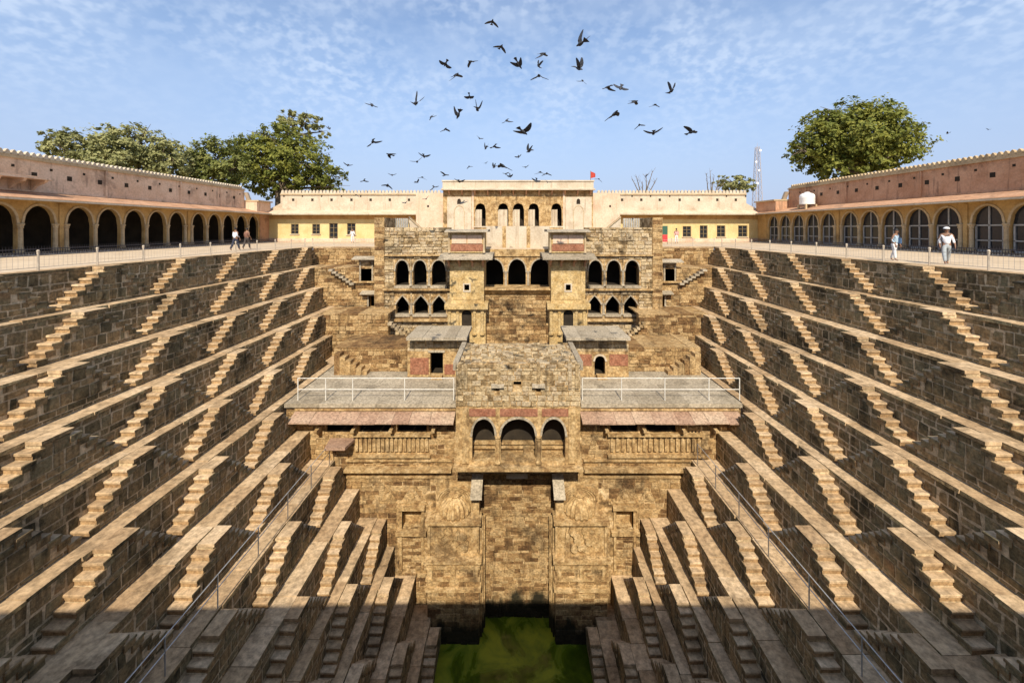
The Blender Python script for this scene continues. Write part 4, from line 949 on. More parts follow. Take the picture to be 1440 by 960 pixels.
for p0, p1 in ((629, 663), (795, 832)):
    q = R_(p0, p1, 277, 330, Du); m = MB(); m.box(q[0], q[1], Du - .05, Du - .002, q[2], q[3]); m.obj('white_panel', M['cream'], up, fix=False)
    c = (p0 + p1) / 2; m = MB(); q = R_(c - 7, c + 7, 289.5, 322, Du); pts = arch((q[0] + q[1]) / 2, (q[1] - q[0]) / 2, q[2], q[2] + .75 * (q[3] - q[2]), q[3], 'round', 12)
    for (a, b), (c_, d) in zip(pts, pts[1:]): m.tube((a, Du - .06, b), (c_, Du - .06, d), .035, n=4)
    m.obj('blind_arch', M['arcstone'], up)
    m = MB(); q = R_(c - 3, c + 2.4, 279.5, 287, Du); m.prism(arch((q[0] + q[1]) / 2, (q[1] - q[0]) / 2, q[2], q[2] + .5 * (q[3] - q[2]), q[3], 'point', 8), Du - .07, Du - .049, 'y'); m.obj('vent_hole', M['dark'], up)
for py, hh in ((291, .05), (319, .07)):
    m = MB(); m.box(PX(665, Du), PX(793, Du), Du - .05, Du - .003, PZ(py, Du) - hh, PZ(py, Du) + hh); 
    if py > 300: m.obj('string_course', M['cream'], up, fix=False)
for p in (665, 692, 718, 740, 766, 793):
    m = MB(); m.box(PX(p, Du) - .1, PX(p, Du) + .1, Du - .07, Du - .002, zb, zt); m.obj('pilaster', M['pinkwash'] if p in (665, 793) else M['trim'], up, fix=False)
m = MB(); m.prism([(Du - .7, zt), (Du - .7, zt + .1), (Du + .1, zt + .28), (Du + .1, zt)], x0 - .1, x1 + .1, 'x'); m.obj('eaves', M['cream'], up)
for p in range(632, 834, 18):
    m = MB(); xq = PX(p, Du); m.prism([(Du, zt - .5), (Du, zt), (Du - .55, zt), (Du - .5, zt - .1)], xq - .07, xq + .07, 'x'); m.obj('bracket', M['arcred'], up)
m = MB(); m.box(x0 - .05, x1 + .05, Du - .02, Du + 7.0, zt + .15, PZ(255.5, Du)); m.obj('parapet', M['cream'], up, fix=False)
m = MB(); m.box(x0 - .12, x1 + .12, Du - .1, Du + 7.0, PZ(255.5, Du), PZ(253.5, Du)); m.obj('coping', M['cream'], up, fix=False)
for s in (-1, 1):
    p0, p1 = (585, 623.5) if s < 0 else (833.5, 872)
    a, b, _, zt2 = R_(p0, p1, 272, 330, Du + .6); m = MB(); m.box(a, b, Du + .6, Du + 6.5, -.02, zt2); m.obj('side_block', M['pinkwash'], up, fix=False)
    holes_row(up, [(PX((602 if s < 0 else 858), Du + .6), PZ(290, Du + .6))], Du + .6, .1)

# ------------------------------------------------------------------ arcades along both sides of the walkway
XA, XU = 29.5, 30.6
CENT = [g + 1.96 * i for g in (16.95, 27.1, 37.35) for i in range(5)]
def arcade(s):
    glazed = s > 0
    t = thing('arcade_building', (s * XA, 30, 0), 'long red plastered arcade whose arches are filled with glazed metal grilles' if glazed else 'long pink plastered arcade with open dark arches on columns', 'building')
    yz = lambda u, v, w: (s * w, u, v)
    y0, y1 = 15.6, 46.9; ZS, ZA, ZB = 1.80, 3.02, 0.16
    holes = [arch(c, 0.83, ZB, ZS, ZA, 'point', 18) for c in CENT]
    m = MB(); m.add(*panel(rect(y0, y1, -.03, 3.6), holes, XA, XA + .24, yz)); m.obj('arch_wall', M['arcyel'], t)
    def bx(name, xa, xb, ya, yb, za, zb, mat):
        m = MB(); a, b = sorted((s * xa, s * xb)); m.box(a, b, ya, yb, za, zb); return m.obj(name, mat, t, fix=False)
    bx('plinth', XA - .12, XA + .4, y0, y1, -.02, ZB, M['arcstone'])
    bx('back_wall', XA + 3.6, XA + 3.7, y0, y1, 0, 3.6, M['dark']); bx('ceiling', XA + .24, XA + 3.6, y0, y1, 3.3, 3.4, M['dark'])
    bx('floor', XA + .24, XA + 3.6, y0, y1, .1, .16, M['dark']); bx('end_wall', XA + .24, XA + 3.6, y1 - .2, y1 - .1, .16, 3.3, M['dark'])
    bx('corner_wall', XA - .06, XA + .3, 46.3, 48.0, 0, 3.5, M['arcred'] if not glazed else M['arcyel'])
    for c in CENT:      # raised rim round each arch
        m = MB(); pts = arch(c, 0.83, ZB, ZS, ZA, 'point', 18)
        for (a, b), (e, f) in zip(pts[1:-2], pts[2:-1]):
            def o(p, q): v = Vector((p - c, q - ZS + .05)).normalized() * .13; return (p + v.x, q + v.y)
            (g, h), (i, j) = o(a, b), o(e, f); X = s * (XA - .05); Y = s * XA
            m.add([(X, a, b), (X, e, f), (X, i, j), (X, g, h), (Y, a, b), (Y, e, f), (Y, i, j), (Y, g, h)], [(0, 1, 2, 3), (0, 1, 5, 4), (3, 2, 6, 7)])
        m.obj('arch_moulding', M['arcstone'], t)
    for i in range(len(CENT) - 1):
        ga = CENT[i + 1] - CENT[i]
        for yc in ([(CENT[i] + CENT[i + 1]) / 2] if ga < 2.2 else [CENT[i] + .84, CENT[i + 1] - .84]):
            m = MB(); r = .125; h = ZS - ZB + .1
            m.lathe((s * (XA - .02), yc, ZB), [(r * 1.5, 0), (r * 1.5, .16), (r * 1.1, .22), (r * .98, .3), (r * .86, h - .3), (r * 1.15, h - .24), (r, h - .18), (r * 1.45, h - .06), (r * 1.45, h)], 8); m.obj('column', M['arcstone'], t)
        if ga > 2.2: bx('pier', XA - .07, XA, (CENT[i] + CENT[i + 1]) / 2 - .12, (CENT[i] + CENT[i + 1]) / 2 + .12, ZB, 3.2, M['arcyel'])
    if glazed:
        for c in CENT:
            m = MB(); m.add(*panel(arch(c, .82, ZB, ZS, ZA - .01, 'point', 14), [], XA + .18, XA + .21, yz)); pane = m.obj('glass_pane', M['glass'], t)
            for ya, yb, za, zb in ((c - .035, c + .035, ZB, ZA - .05), (c - .74, c - .67, ZB, ZS), (c + .67, c + .74, ZB, ZS), (c - .74, c + .74, ZS - .04, ZS + .05), (c - .74, c + .74, .82, .89), (c - .74, c + .74, ZB, ZB + .1)):
                m = MB(); a, b = sorted((s * (XA + .10), s * (XA + .175))); m.box(a, b, ya, yb, za, zb); o = m.obj('grille_bar', M['greymetal'], None, fix=False)
                o.parent = pane
    # eaves, sloping roof, parapet wall
    ye = 48.0
    m = MB(); m.prism([(s * (XA - 1.1), 3.26), (s * (XA - 1.1), 3.36), (s * (XA + .2), 3.52), (s * (XA + .2), 3.34)], y0, 46.9, 'y'); m.obj('eaves', M['cream'], t)
    m = MB(); m.prism([(s * (XA - .98), 3.40), (s * XU, 3.92), (s * XU, 3.6), (s * (XA - .3), 3.5)], y0, 46.9, 'y'); m.obj('roof_slope', M['arcred'], t)
    mat = M['arcred'] if glazed else M['arcpink']; yu = 45.3 if not glazed else 44.3; zt = 6.10
    bx('upper_wall', XU, XU + .5, y0, yu, 3.55, zt - .18, mat)
    bx('wall_string', XU - .05, XU, y0, yu, 3.93, 4.02, mat)
    bx('wall_coping', XU - .12, XU + .6, y0, yu, zt - .18, zt - .06, M['arcstone'])
    bx('merlon_base', XU, XU + .4, y0, yu, zt - .06, zt + .04, M['arcstone'])
    mm = MB().prism([(-.115, 0), (.115, 0), (.115, .17), (.06, .26), (0, .31), (-.06, .26), (-.115, .17)], 0, .2, 'x')
    me = me_from('merlon', mm.v, mm.f, [M['cream'] if not glazed else M['arcstone']])
    y = y0 + .2
    while y < yu - .15:
        link('merlon', me, t, (s * (XU + .1) - (0 if s > 0 else .2), y, zt + .04)); y += .335
    y = 17.2; i = 0
    while y < yu - 1:
        bx('drain_hole', XU - .012, XU + .02, y, y + .3, 4.86, 5.18, M['dark'])
        if i % 1 == 0: bx('drain_hole', XU - .012, XU + .02, y + 1.0, y + 1.16, 5.38, 5.54, M['dark'])
        y += 2.02; i += 1
    for y in (21.2, 29.8, 36.5, 41.5):
        bx('rain_pipe', XU - .1, XU, y, y + .14, 4.02, zt - .2, mat)
    # low roofs in the corner
    bx('corner_block', XU - 1.4, XU + .4, yu + .05, 47.9, 3.5, 4.7, M['arcred'] if glazed else M['arcpink']); bx('corner_roof', XU - 1.6, XU + .5, yu, 48.0, 4.7, 4.86, M['arcstone'])
    m = MB(); m.prism([(yu + .2, 4.86), (yu + .5, 4.86), (yu - .0, 5.7), (yu - .3, 5.7)], s * (XU - .5), s * (XU - .1), 'x'); m.obj('corner_ramp', M['cream'], t)
    if not glazed:      # bracketed balcony on the parapet wall
        bx('balcony_slab', XU - 1.1, XU, 21.3, 25.6, 4.66, 4.78, M['arcpink']); bx('balcony_hood', XU - .5, XU, 21.6, 25.2, 4.78, 4.9, M['arcpink'])
        for y in (21.7, 22.9, 24.1, 25.2):
            m = MB(); m.prism([(s * XU, 3.95), (s * XU, 4.66), (s * (XU - 1.0), 4.66), (s * (XU - .9), 4.5), (s * (XU - .35), 4.3)], y, y + .16, 'y'); m.obj('bracket', M['arcpink'], t)
M['greymetal'] = plain('painted_grille', (0.34, 0.33, 0.31), .5)
def fix_parent(o): pass
for s in (-1, 1): arcade(s)
# grille bars were made in world space before being parented
for o in bpy.data.objects:
    if o.name.startswith('grille_bar') and o.parent: o.location = -WLOC[o.parent.name]

# ------------------------------------------------------------------ fences and railings
def spiked_fence(s):
    t = thing('spiked_fence', (s * 28.2, 30, 0), 'low black spiked iron fence in front of the ' + ('glazed arcade' if s > 0 else 'open dark arcade'), 'fence')
    x = s * 28.2
    for z in (.14, .36):
        m = MB(); m.box(x - .02, x + .02, 16, 47, z, z + .05); m.obj('rail', M['iron'], t, fix=False)
    m = MB(); m.box(x - .08, x + .08, 16, 47, -.01, .1); m.obj('kerb_stone', M['iron'], t, fix=False)
    m = MB(); y = 16.1
    while y < 47: m.add([(x - .018, y - .018, .1), (x + .018, y - .018, .1), (x + .018, y + .018, .1), (x - .018, y + .018, .1), (x, y, .62)], [(0, 1, 4), (1, 2, 4), (2, 3, 4), (3, 0, 4)]); y += .14
    o = m.obj('bar_row', M['iron'], t, fix=False); o['kind'] = 'stuff'
for s in (-1, 1): spiked_fence(s)
def post_mesh():
    m = MB(); m.lathe((0, 0, 0), [(.038, 0), (.032, .62), (.042, .64), (.042, .67), (.025, .68)], 8)
    m.lathe((0, 0, .67), [(.025, 0), (.042, .03), (.05, .06), (.042, .095), (.02, .115)], 8); return me_from('fence_post', m.v, m.f, [M['greypost']])
PM = post_mesh()
def rim_fence(pts, label):
    a, b = Vector(pts[0]), Vector(pts[-1])
    t = thing('rim_fence', (a + b) / 2, label, 'fence', 'fences round the rim of the pit')
    for p in pts: link('post', PM, t, p)
    for z in (.12, .60):
        m = MB(); m.tube(a + Vector((0, 0, z)), b + Vector((0, 0, z)), .011, n=4); m.obj('rail', M['metal'], t)
    m = MB(); n = int((b - a).length / .16)
    for i in range(n):
        p = a.lerp(b, (i + .5) / n); m.tube(p + Vector((0, 0, .12)), p + Vector((0, 0, .66)), .0035, n=3)
    o = m.obj('wire_row', M['metal'], t, fix=False); o['kind'] = 'stuff'
ys = [12.9 + 2.14 * i for i in range(11)]
rim_fence([(-17.95, y, 0) for y in ys], 'thin wire fence on round capped posts along the rim by the open dark arcade')
rim_fence([(17.95, y, 0) for y in ys], 'thin wire fence on round capped posts along the rim by the glazed arcade')
rim_fence([(-17.95 + 1.9 * i, 35.6, 0) for i in range(5)], 'short wire fence on the far rim in front of the yellow windows, open arcade end')
rim_fence([(17.95 - 1.9 * i, 35.6, 0) for i in range(5)], 'short wire fence on the far rim in front of the yellow windows, glazed arcade end')
def railing(name, pts, h, label, rails=(.5, 1.0), r=.026, mat='whitepost'):
    t = thing(name, (Vector(pts[0]) + Vector(pts[-1])) / 2, label, 'railing')
    for p in pts:
        m = MB(); p = Vector(p); m.tube(p, p + Vector((0, 0, h)), r * 1.25, n=6); m.obj('post', M[mat], t)
    for f in rails:
        m = MB()
        for a, b in zip(pts, pts[1:]): m.tube(Vector(a) + Vector((0, 0, h * f)), Vector(b) + Vector((0, 0, h * f)), r, n=6)
        m.obj('rail', M[mat], t)
for s in (-1, 1):
    pp = [PX(p, 21.9) for p in ((419, 458, 496, 569, 638) if s < 0 else (819, 874, 935, 997, 1040))]
    railing('platform_railing', [(x, 21.9, ZP) for x in pp], 1.22, 'pale steel pipe railing on the grey platform, ' + ('square' if s < 0 else 'arched') + ' doorway side', r=.022)
    x = s * 9.80; yy = [9.6, 11.2, 13.2, 15.3, 17.3, 19.3, 21.2]
    railing('ledge_railing', [(x, y, L(7)) for y in yy], 1.12, 'long steel handrail running along a wide ledge of the ' + ('open' if s < 0 else 'glazed') + ' arcade side stairs', (.6, 1.0), r=.018, mat='metal')

# ------------------------------------------------------------------ people
def skinned(name, verts, edges, radii, mat, parent, sub=1):
    me = bpy.data.meshes.new(name); me.from_pydata(verts, edges, []); me.update(); me.materials.append(mat)
    o = link(name, me, parent, WLOC[parent.name] if parent else (0, 0, 0))
    md = o.modifiers.new('skin', 'SKIN'); md.use_smooth_shade = True
    for i, r in enumerate(radii):
        sv = me.skin_vertices[0].data[i]; sv.radius = (r, r) if not isinstance(r, tuple) else r
        sv.use_root = (i == 0)
    sd = o.modifiers.new('sub', 'SUBSURF'); sd.levels = sub; sd.render_levels = sub
    return o
SK = plain('skin', (0.24, 0.13, 0.08), .6); HAIR = plain('black_hair', (0.015, 0.012, 0.010), .5)
_cl = {}
def cloth(c):
    if c not in _cl: _cl[c] = plain('cloth', c, .9, 0, .10, 9.0, .3)
    return _cl[c]
def person(w, yaw, H, top, bottom, label, stride=.22, lean=0.0, cap=None, skirt=False, bag=None, arms=(.12, -.12)):
    t = thing('person', w, label, 'person'); k = H / 1.70; t.rotation_euler = (0, 0, yaw)   # figure faces -y
    V = lambda x, y, z: (x * k, (y - lean * max(0, z - .9)) * k, z * k)
    f = stride
    # body: pelvis, spine, neck, head, legs with feet, arms with hands and fingers - one surface
    vs = [V(0, 0, .93), V(0, 0, 1.15), V(0, 0, 1.38), V(0, -.01, 1.47), V(0, -.03, 1.56), V(0, -.02, 1.66)]
    ed = [(0, 1), (1, 2), (2, 3), (3, 4), (4, 5)]; rd = [.13, .12, .12, .05, .078, .07]
    def add(parent, pts):
        p = parent
        for (v, r) in pts: vs.append(V(*v)); rd.append(r); ed.append((p, len(vs) - 1)); p = len(vs) - 1
        return p
    for sx, st in ((-1, f), (1, -f)):
        add(0, [((sx * .09, 0, .86), .085), ((sx * .10, -st * .55, .50), .058), ((sx * .10, -st + (.10 if st < 0 else 0), .09), .04), ((sx * .105, -st - .13 + (.10 if st < 0 else 0), .035), .033)])
        hnd = add(2, [((sx * .19, 0, 1.38), .052), ((sx * .24, arms[0 if sx < 0 else 1] * .3 + .02, 1.12), .040), ((sx * .25, -abs(arms[0 if sx < 0 else 1]) - .02, .90), .028), ((sx * .25, -abs(arms[0 if sx < 0 else 1]) - .04, .83), .028)])
        hx, hy = sx * .25, -abs(arms[0 if sx < 0 else 1]) - .04
        for fy, ln in ((-.03, .075), (-.01, .085), (.01, .08), (.03, .065)): add(hnd, [((hx, hy + fy, .775), .010), ((hx - sx * .012, hy + fy, .775 - ln * .7), .008)])
        add(hnd, [((hx - sx * .012, hy - .05, .80), .011), ((hx - sx * .02, hy - .06, .765), .009)])
    body = skinned('body', vs, ed, [r * k if not isinstance(r, tuple) else r for r in rd], SK, t)
    # shirt and trousers as separate surfaces over the body
    sv = [V(0, 0, .88), V(0, 0, 1.12), V(0, 0, 1.36), V(0, 0, 1.44)]; se = [(0, 1), (1, 2), (2, 3)]; sr = [.165, .150, .150, .07]
    for sx in (-1, 1):
        i = len(sv); am = arms[0 if sx < 0 else 1]
        sv += [V(sx * .165, 0, 1.36), V(sx * .225, am * .3 + .02, 1.12), V(sx * .24, -abs(am) * .8, .98)]; sr += [.058, .052, .044]; se += [(2, i), (i, i + 1), (i + 1, i + 2)]
    skinned('shirt', sv, se, [r * k for r in sr], cloth(top), t)
    tv = [V(0, 0, .93), V(0, 0, .99)]; te = [(0, 1)]; tr = [.145, .15]
    for sx, st in ((-1, f), (1, -f)):
        i = len(tv); tv += [V(sx * .09, 0, .84), V(sx * .10, -st * .55, .50), V(sx * .10, -st + (.10 if st < 0 else 0), .12)]; tr += [.105, .085 if not skirt else .12, .065 if not skirt else .12]; te += [(0, i), (i, i + 1), (i + 1, i + 2)]
    skinned('trousers', tv, te, [r * k for r in tr], cloth(bottom), t)
    # head details
    W = WLOC[t.name]
    def ball(name, c, r, mat, sx=1, sy=1, sz=1, cutz=None):
        m = MB(); prof = [(math.sin(math.pi * i / 8) * r, -math.cos(math.pi * i / 8) * r * sz) for i in range(9)]
        if cutz is not None: prof = [p for p in prof if p[1] >= cutz * r]
        m.lathe(V(*c), [(max(p[0], .002) * k, p[1] * k) for p in prof], 12, sx=sx, sy=sy); o = m.obj(name, mat, None); o.parent = t; o.location = (0, 0, 0); return o
    ball('hair', (0, .012, 1.625), .108, HAIR, 1, 1.05, 1.05, -.15)
    for sx in (-1, 1):
        ball('eye', (sx * .035, -.105, 1.60), .012, HAIR); ball('ear', (sx * .085, -.02, 1.58), .024, SK, .5, .8, 1.2)
    m = MB(); m.add([V(-.015, -.10, 1.565), V(.015, -.10, 1.565), V(0, -.135, 1.555), V(0, -.10, 1.61)], [(0, 1, 2), (0, 2, 3), (1, 3, 2)]); o = m.obj('nose', SK, None); o.parent = t
    m = MB(); m.box(-.025 * k, .025 * k, (-.108 - lean * .62) * k, (-.098 - lean * .62) * k, 1.525 * k, 1.535 * k); o = m.obj('mouth', cloth((.2, .06, .05)), None, fix=False); o.parent = t
    if cap: ball('cap', (0, .0, 1.66), .118, cloth(cap), 1, 1.08, .75, -.2)
    if bag: 
        m = MB(); p = Vector(V(*bag[0])); m.box(p.x - .07, p.x + .07, p.y - .05, p.y + .05, p.z - .13, p.z + .13); o = m.obj('shoulder_bag', cloth(bag[1]), None, fix=False); o.parent = t
        m = MB(); m.tube(p + Vector((0, 0, .17)), V(-.10 if bag[0][0] > 0 else .10, -.15, 1.43), .014, n=5); o = m.obj('bag_strap', cloth(bag[1]), None); o.parent = t
    return t
person((19.3, 17.75, 0), math.radians(-35), 1.62, (.72, .71, .72), (.33, .36, .37), 'person in white shirt and white cap walking beside the rim with a shoulder bag', .26, .0, (.78, .77, .76), bag=((-.24, -.03, .95), (.10, .10, .11)))
person((18.75, 19.6, 0), math.radians(25), 1.56, (.34, .44, .52), (.66, .66, .66), 'person in pale blue top and white trousers beside the rim fence', .08, .10, None, bag=((.10, -.17, 1.08), (.05, .10, .19)))
person((-20.45, 29.3, 0), math.radians(170), 1.65, (.60, .68, .76), (.030, .034, .055), 'person in light blue white shirt and dark trousers walking along the open arcade', .24)
person((-20.75, 31.0, 0), math.radians(175), 1.62, (.17, .085, .06), (.055, .045, .04), 'person in brown clothes walking along the open arcade', .2)
person((-17.9, 44.3, 0), math.radians(20), 1.66, (.74, .72, .70), (.66, .64, .62), 'person in white standing before a yellow palace window', .06, .0, None, bag=((.22, 0, 1.0), (.04, .04, .05)))
person((17.6, 43.0, 0), math.radians(-20), 1.62, (.62, .32, .30), (.62, .60, .58), 'person in pink and white beside the red and green board', .05)
bd = thing('painted_board', (PX(934, 41), 41, 0), 'upright red and green painted board before the palace range', 'board')
x_ = PX(934.5, 41)
for nm, z0, z1, mt in (('green_panel', 1.0, 1.9, cloth((.04, .10, .07))), ('red_panel', .25, 1.0, cloth((.48, .05, .05)))):
    m = MB(); m.box(x_ - .32, x_ + .32, 41, 41.06, z0, z1 - .01); m.obj(nm, mt, bd, fix=False)
for q in (-.34, .30):
    m = MB(); m.box(x_ + q, x_ + q + .04, 41.06, 41.1, 0, 1.9); m.obj('post', M['wood'], bd, fix=False)

# ------------------------------------------------------------------ trees beyond the walls, water tank, mast, flag
def tree(w, blobs, mat, label, n, leaf, seed, trunk_r=.45, bare=.0):
    """blobs: crown lobes (x, y, z, rx, ry, rz) from the trunk foot"""
    r = random.Random(seed); t = thing('broadleaf_tree', w, label, 'tree', 'trees beyond the arcades'); w = Vector(w)
    m = MB(); zc = min(b[2] - b[5] * .6 for b in blobs); fork = w + Vector((0, 0, max(1.5, zc)))
    m.tube(w, fork, trunk_r, trunk_r * .7, 9)
    for b in blobs:
        c = w + Vector(b[:3]); mid = fork.lerp(c, .5) + Vector((r.uniform(-.4, .4), r.uniform(-.4, .4), .2))
        m.tube(fork, mid, trunk_r * .5, trunk_r * .3, 7); m.tube(mid, c, trunk_r * .3, trunk_r * .12, 6)
        for _ in range(10):
            e = c + Vector((r.uniform(-.85, .85) * b[3], r.uniform(-.85, .85) * b[4], r.uniform(-.5, .9) * b[5])); q = c.lerp(e, .4) + Vector((0, 0, .15))
            m.tube(mid.lerp(c, r.random()), q, trunk_r * .14, trunk_r * .08, 5); m.tube(q, e, trunk_r * .08, trunk_r * .03, 4)
    m.obj('trunk', M['bark'], t)
    vs = []; fs = []; vol = [b[3] * b[4] * b[5] for b in blobs]; tot = sum(vol)
    for b, vo in zip(blobs, vol):
        c = w + Vector(b[:3]); R = Vector(b[3:])
        nc = max(12, int(n * vo / tot / 26))
        for _ in range(nc):
            d = Vector((r.gauss(0, 1), r.gauss(0, 1), r.gauss(0, 1))).normalized(); rad = r.uniform(.40, 1.0) ** .6 * r.uniform(.72, 1.20)
            cc = c + Vector((d.x * R.x, d.y * R.y, d.z * R.z)) * rad
            cr = min(R) * r.uniform(.10, .24)
            for _ in range(26):
                o = Vector((r.gauss(0, 1), r.gauss(0, 1), r.gauss(0, .7))) * cr * .6
                p = cc + o; a = leaf * r.uniform(.6, 1.25)
                nrm = (d + Vector((r.uniform(-1, 1), r.uniform(-1, 1), r.uniform(-.3, 1.3)))).normalized(); u = nrm.orthogonal().normalized(); v = nrm.cross(u)
                an = r.uniform(0, 6.28); u, v = u * math.cos(an) + v * math.sin(an), v * math.cos(an) - u * math.sin(an)
                i = len(vs); vs += [tuple(p - u * a * .5), tuple(p + v * a * .28 + nrm * a * .08), tuple(p + u * a * .5), tuple(p - v * a * .28 + nrm * a * .08)]; fs.append((i, i + 1, i + 2, i + 3))
    o = link('crown', me_from('crown', vs, fs, [mat]), t); return t
def blob(px, py, rx, ry, D, w, dd=0, dep=None):
    sc_ = D / FPX; return (PX(px, D) - w[0], dd, PZ(py, D) - w[2], rx * sc_, (dep or rx) * sc_, ry * sc_)
def ptree(px, D, lobes, *a, **k):
    w = (PX(px, D), D, 0); tree(w, [blob(l[0], l[1], l[2], l[3], D, w, l[4] if len(l) > 4 else 0) for l in lobes], *a, **k)
ptree(100, 44, [(88, 205, 24, 22), (112, 222, 26, 20, 1.5)], M['leaf_c'], 'small dusty pale green tree behind the open arcade parapet', 4200, .42, 1)
ptree(190, 46, [(150, 212, 34, 28), (195, 205, 42, 32), (232, 222, 34, 30, 1), (178, 235, 50, 24, -1)], M['leaf_c'], 'broad dusty olive tree behind the open arcade parapet', 11000, .44, 2, .5)
ptree(285, 50, [(268, 232, 30, 28), (300, 222, 34, 30, 1), (328, 238, 28, 26), (285, 252, 40, 20)], M['leaf_a'], 'olive green tree between the dusty tree and the tallest one', 9000, .46, 3, .5)
ptree(392, 57, [(370, 222, 44, 34), (420, 226, 46, 36), (452, 246, 34, 22, 1), (345, 212, 34, 24, 1), (400, 200, 40, 26), (410, 255, 56, 18, 1.0), (362, 256, 34, 22, 2.0), (455, 262, 30, 12, 1.0)], M['leaf_b'], 'large dense dark green tree beside the corner of the palace range', 17000, .50, 4, .6)
ptree(418, 62, [(405, 166, 20, 12), (432, 170, 22, 12), (418, 182, 24, 12), (452, 186, 14, 9)], M['leaf_c'], 'sparse grey green treetop standing above the dense dark tree', 2600, .5, 5, .4)
ptree(1204, 47, [(1203, 195, 68, 44), (1165, 212, 44, 32, 1), (1240, 212, 40, 34, -1), (1195, 166, 48, 24), (1235, 180, 36, 26), (1130, 213, 20, 14), (1270, 214, 16, 16), (1190, 235, 48, 22), (1160, 180, 32, 26)], M['leaf_b'], 'big round yellow green tree rising behind the glazed arcade', 27000, .44, 6, .7)
ptree(1032, 80, [(1030, 256, 22, 10), (1036, 262, 26, 10)], M['leaf_c'], 'small round bush crown above the far palace parapet', 3000, .55, 7, .3)
def bare_tree(px, D, tops, label, seed):
    r = random.Random(seed); w = Vector((PX(px, D), D, 0)); t = thing('bare_tree', w, label, 'tree'); m = MB()
    fork = Vector((PX(px, D), D, PZ(285, D))); m.tube(w, fork, .3, .16, 7); m.obj('trunk', M['bark'], t)
    m = MB()
    for tx, ty in tops:
        e = Vector((PX(tx, D), D + r.uniform(-.8, .8), PZ(ty, D))); q = fork.lerp(e, .5) + Vector((r.uniform(-.3, .3), 0, 0))
        m.tube(fork, q, .14, .09, 6); m.tube(q, e, .09, .04, 5)
        for _ in range(6):
            a = q.lerp(e, r.random()); m.tube(a, a + Vector((r.uniform(-.7, .7), r.uniform(-.5, .5), r.uniform(.2, 1.0))), .035, .012, 4)
    m.obj('branches', M['bark'], t)
bare_tree(905, 70, [(888, 252), (896, 247), (910, 244), (919, 240), (926, 250), (902, 255)], 'leafless branches showing above the parapet beside the red flag', 3)
bare_tree(1000, 78, [(992, 244), (999, 240), (1004, 247), (1013, 246), (1020, 252)], 'leafless dark branches beside the round bush crown', 4)
# mast
wm = Vector((PX(1065, 140), 140, 0)); t = thing('radio_mast', wm, 'tall grey lattice radio mast beyond the palace corner', 'mast')
zt = PZ(207, 140); m = MB(); legs = [(-1, -1), (1, -1), (1, 1), (-1, 1)]
hw = lambda z: 1.5 - 1.0 * z / zt
for lx, ly in legs:
    m = MB(); m.tube(wm + Vector((lx * hw(0), ly * hw(0), 0)), wm + Vector((lx * hw(zt), ly * hw(zt), zt)), .12, .09, 5); m.obj('leg', M['tower'], t)
m = MB(); n = 15
for i in range(n):
    za, zb = zt * i / n, zt * (i + 1) / n
    for j in range(4):
        a, b = legs[j], legs[(j + 1) % 4]
        P = lambda l, z: wm + Vector((l[0] * hw(z), l[1] * hw(z), z))
        m.tube(P(a, za), P(b, zb), .035, n=4); m.tube(P(b, za), P(a, zb), .035, n=4); m.tube(P(a, zb), P(b, zb), .035, n=4)
m.obj('lattice', M['tower'], t)
for px_, py_, rr in ((1068, 212, .55), (1062, 228, .5), (1066, 240, .5), (1064, 258, .6)):
    m = MB(); c = Vector((PX(px_, 139), 138.4, PZ(py_, 139))); m.tube(c, c + Vector((0, .5, 0)), rr * .7, rr * .5, 10); m.obj('dish', M['tank'], t)
m = MB(); m.tube(wm + Vector((0, 0, zt)), wm + Vector((0, 0, zt + 1.6)), .06, .02, 5); m.obj('antenna', M['tower'], t)
# tank on its stand on the roof slope
wt = Vector((29.65, 40.2, 3.62)); t = thing('water_tank', wt, 'white plastic water tank standing on the arcade roof', 'tank')
m = MB(); m.lathe(wt + Vector((0, 0, .42)), [(.64, 0), (.67, .08), (.65, .3), (.67, .34), (.65, .6), (.67, .64), (.65, .85), (.60, 1.0), (.40, 1.12), (.22, 1.16)], 20); m.obj('tank_body', M['tank'], t, True)
m = MB(); m.lathe(wt + Vector((0, 0, 1.58)), [(.24, 0), (.24, .07), (.1, .1)], 14); m.obj('lid', M['tank'], t)
for a, b in ((-.5, -.5), (.5, -.5), (.5, .5), (-.5, .5)):
    m = MB(); m.box(wt.x + a - .08, wt.x + a + .08, wt.y + b - .08, wt.y + b + .08, wt.z - .1 + (-.1 if a < 0 else .1), wt.z + .42); m.obj('stand_leg', M['arcstone'], t, fix=False)
# flag
wf = Vector((PX(831, 42), 42.2, PZ(253.5, Du))); t = thing('flag', wf, 'small red flag on a pole above the upper storey', 'flag')
m = MB(); m.tube(wf, wf + Vector((0, 0, 1.15)), .03, .02, 5); m.obj('pole', M['wood'], t)
m = MB(); n = 8; vs = []
for i in range(n + 1):
    f = i / n; vs += [(wf.x + .02 + f * .5, wf.y + .06 * math.sin(f * 7), wf.z + 1.1 - f * .25), (wf.x + .02 + f * .5, wf.y + .06 * math.sin(f * 7 + .5), wf.z + .35 + f * .12)]
m.add(vs, [(2 * i, 2 * i + 1, 2 * i + 3, 2 * i + 2) for i in range(n)]); m.obj('cloth', M['flag'], t)

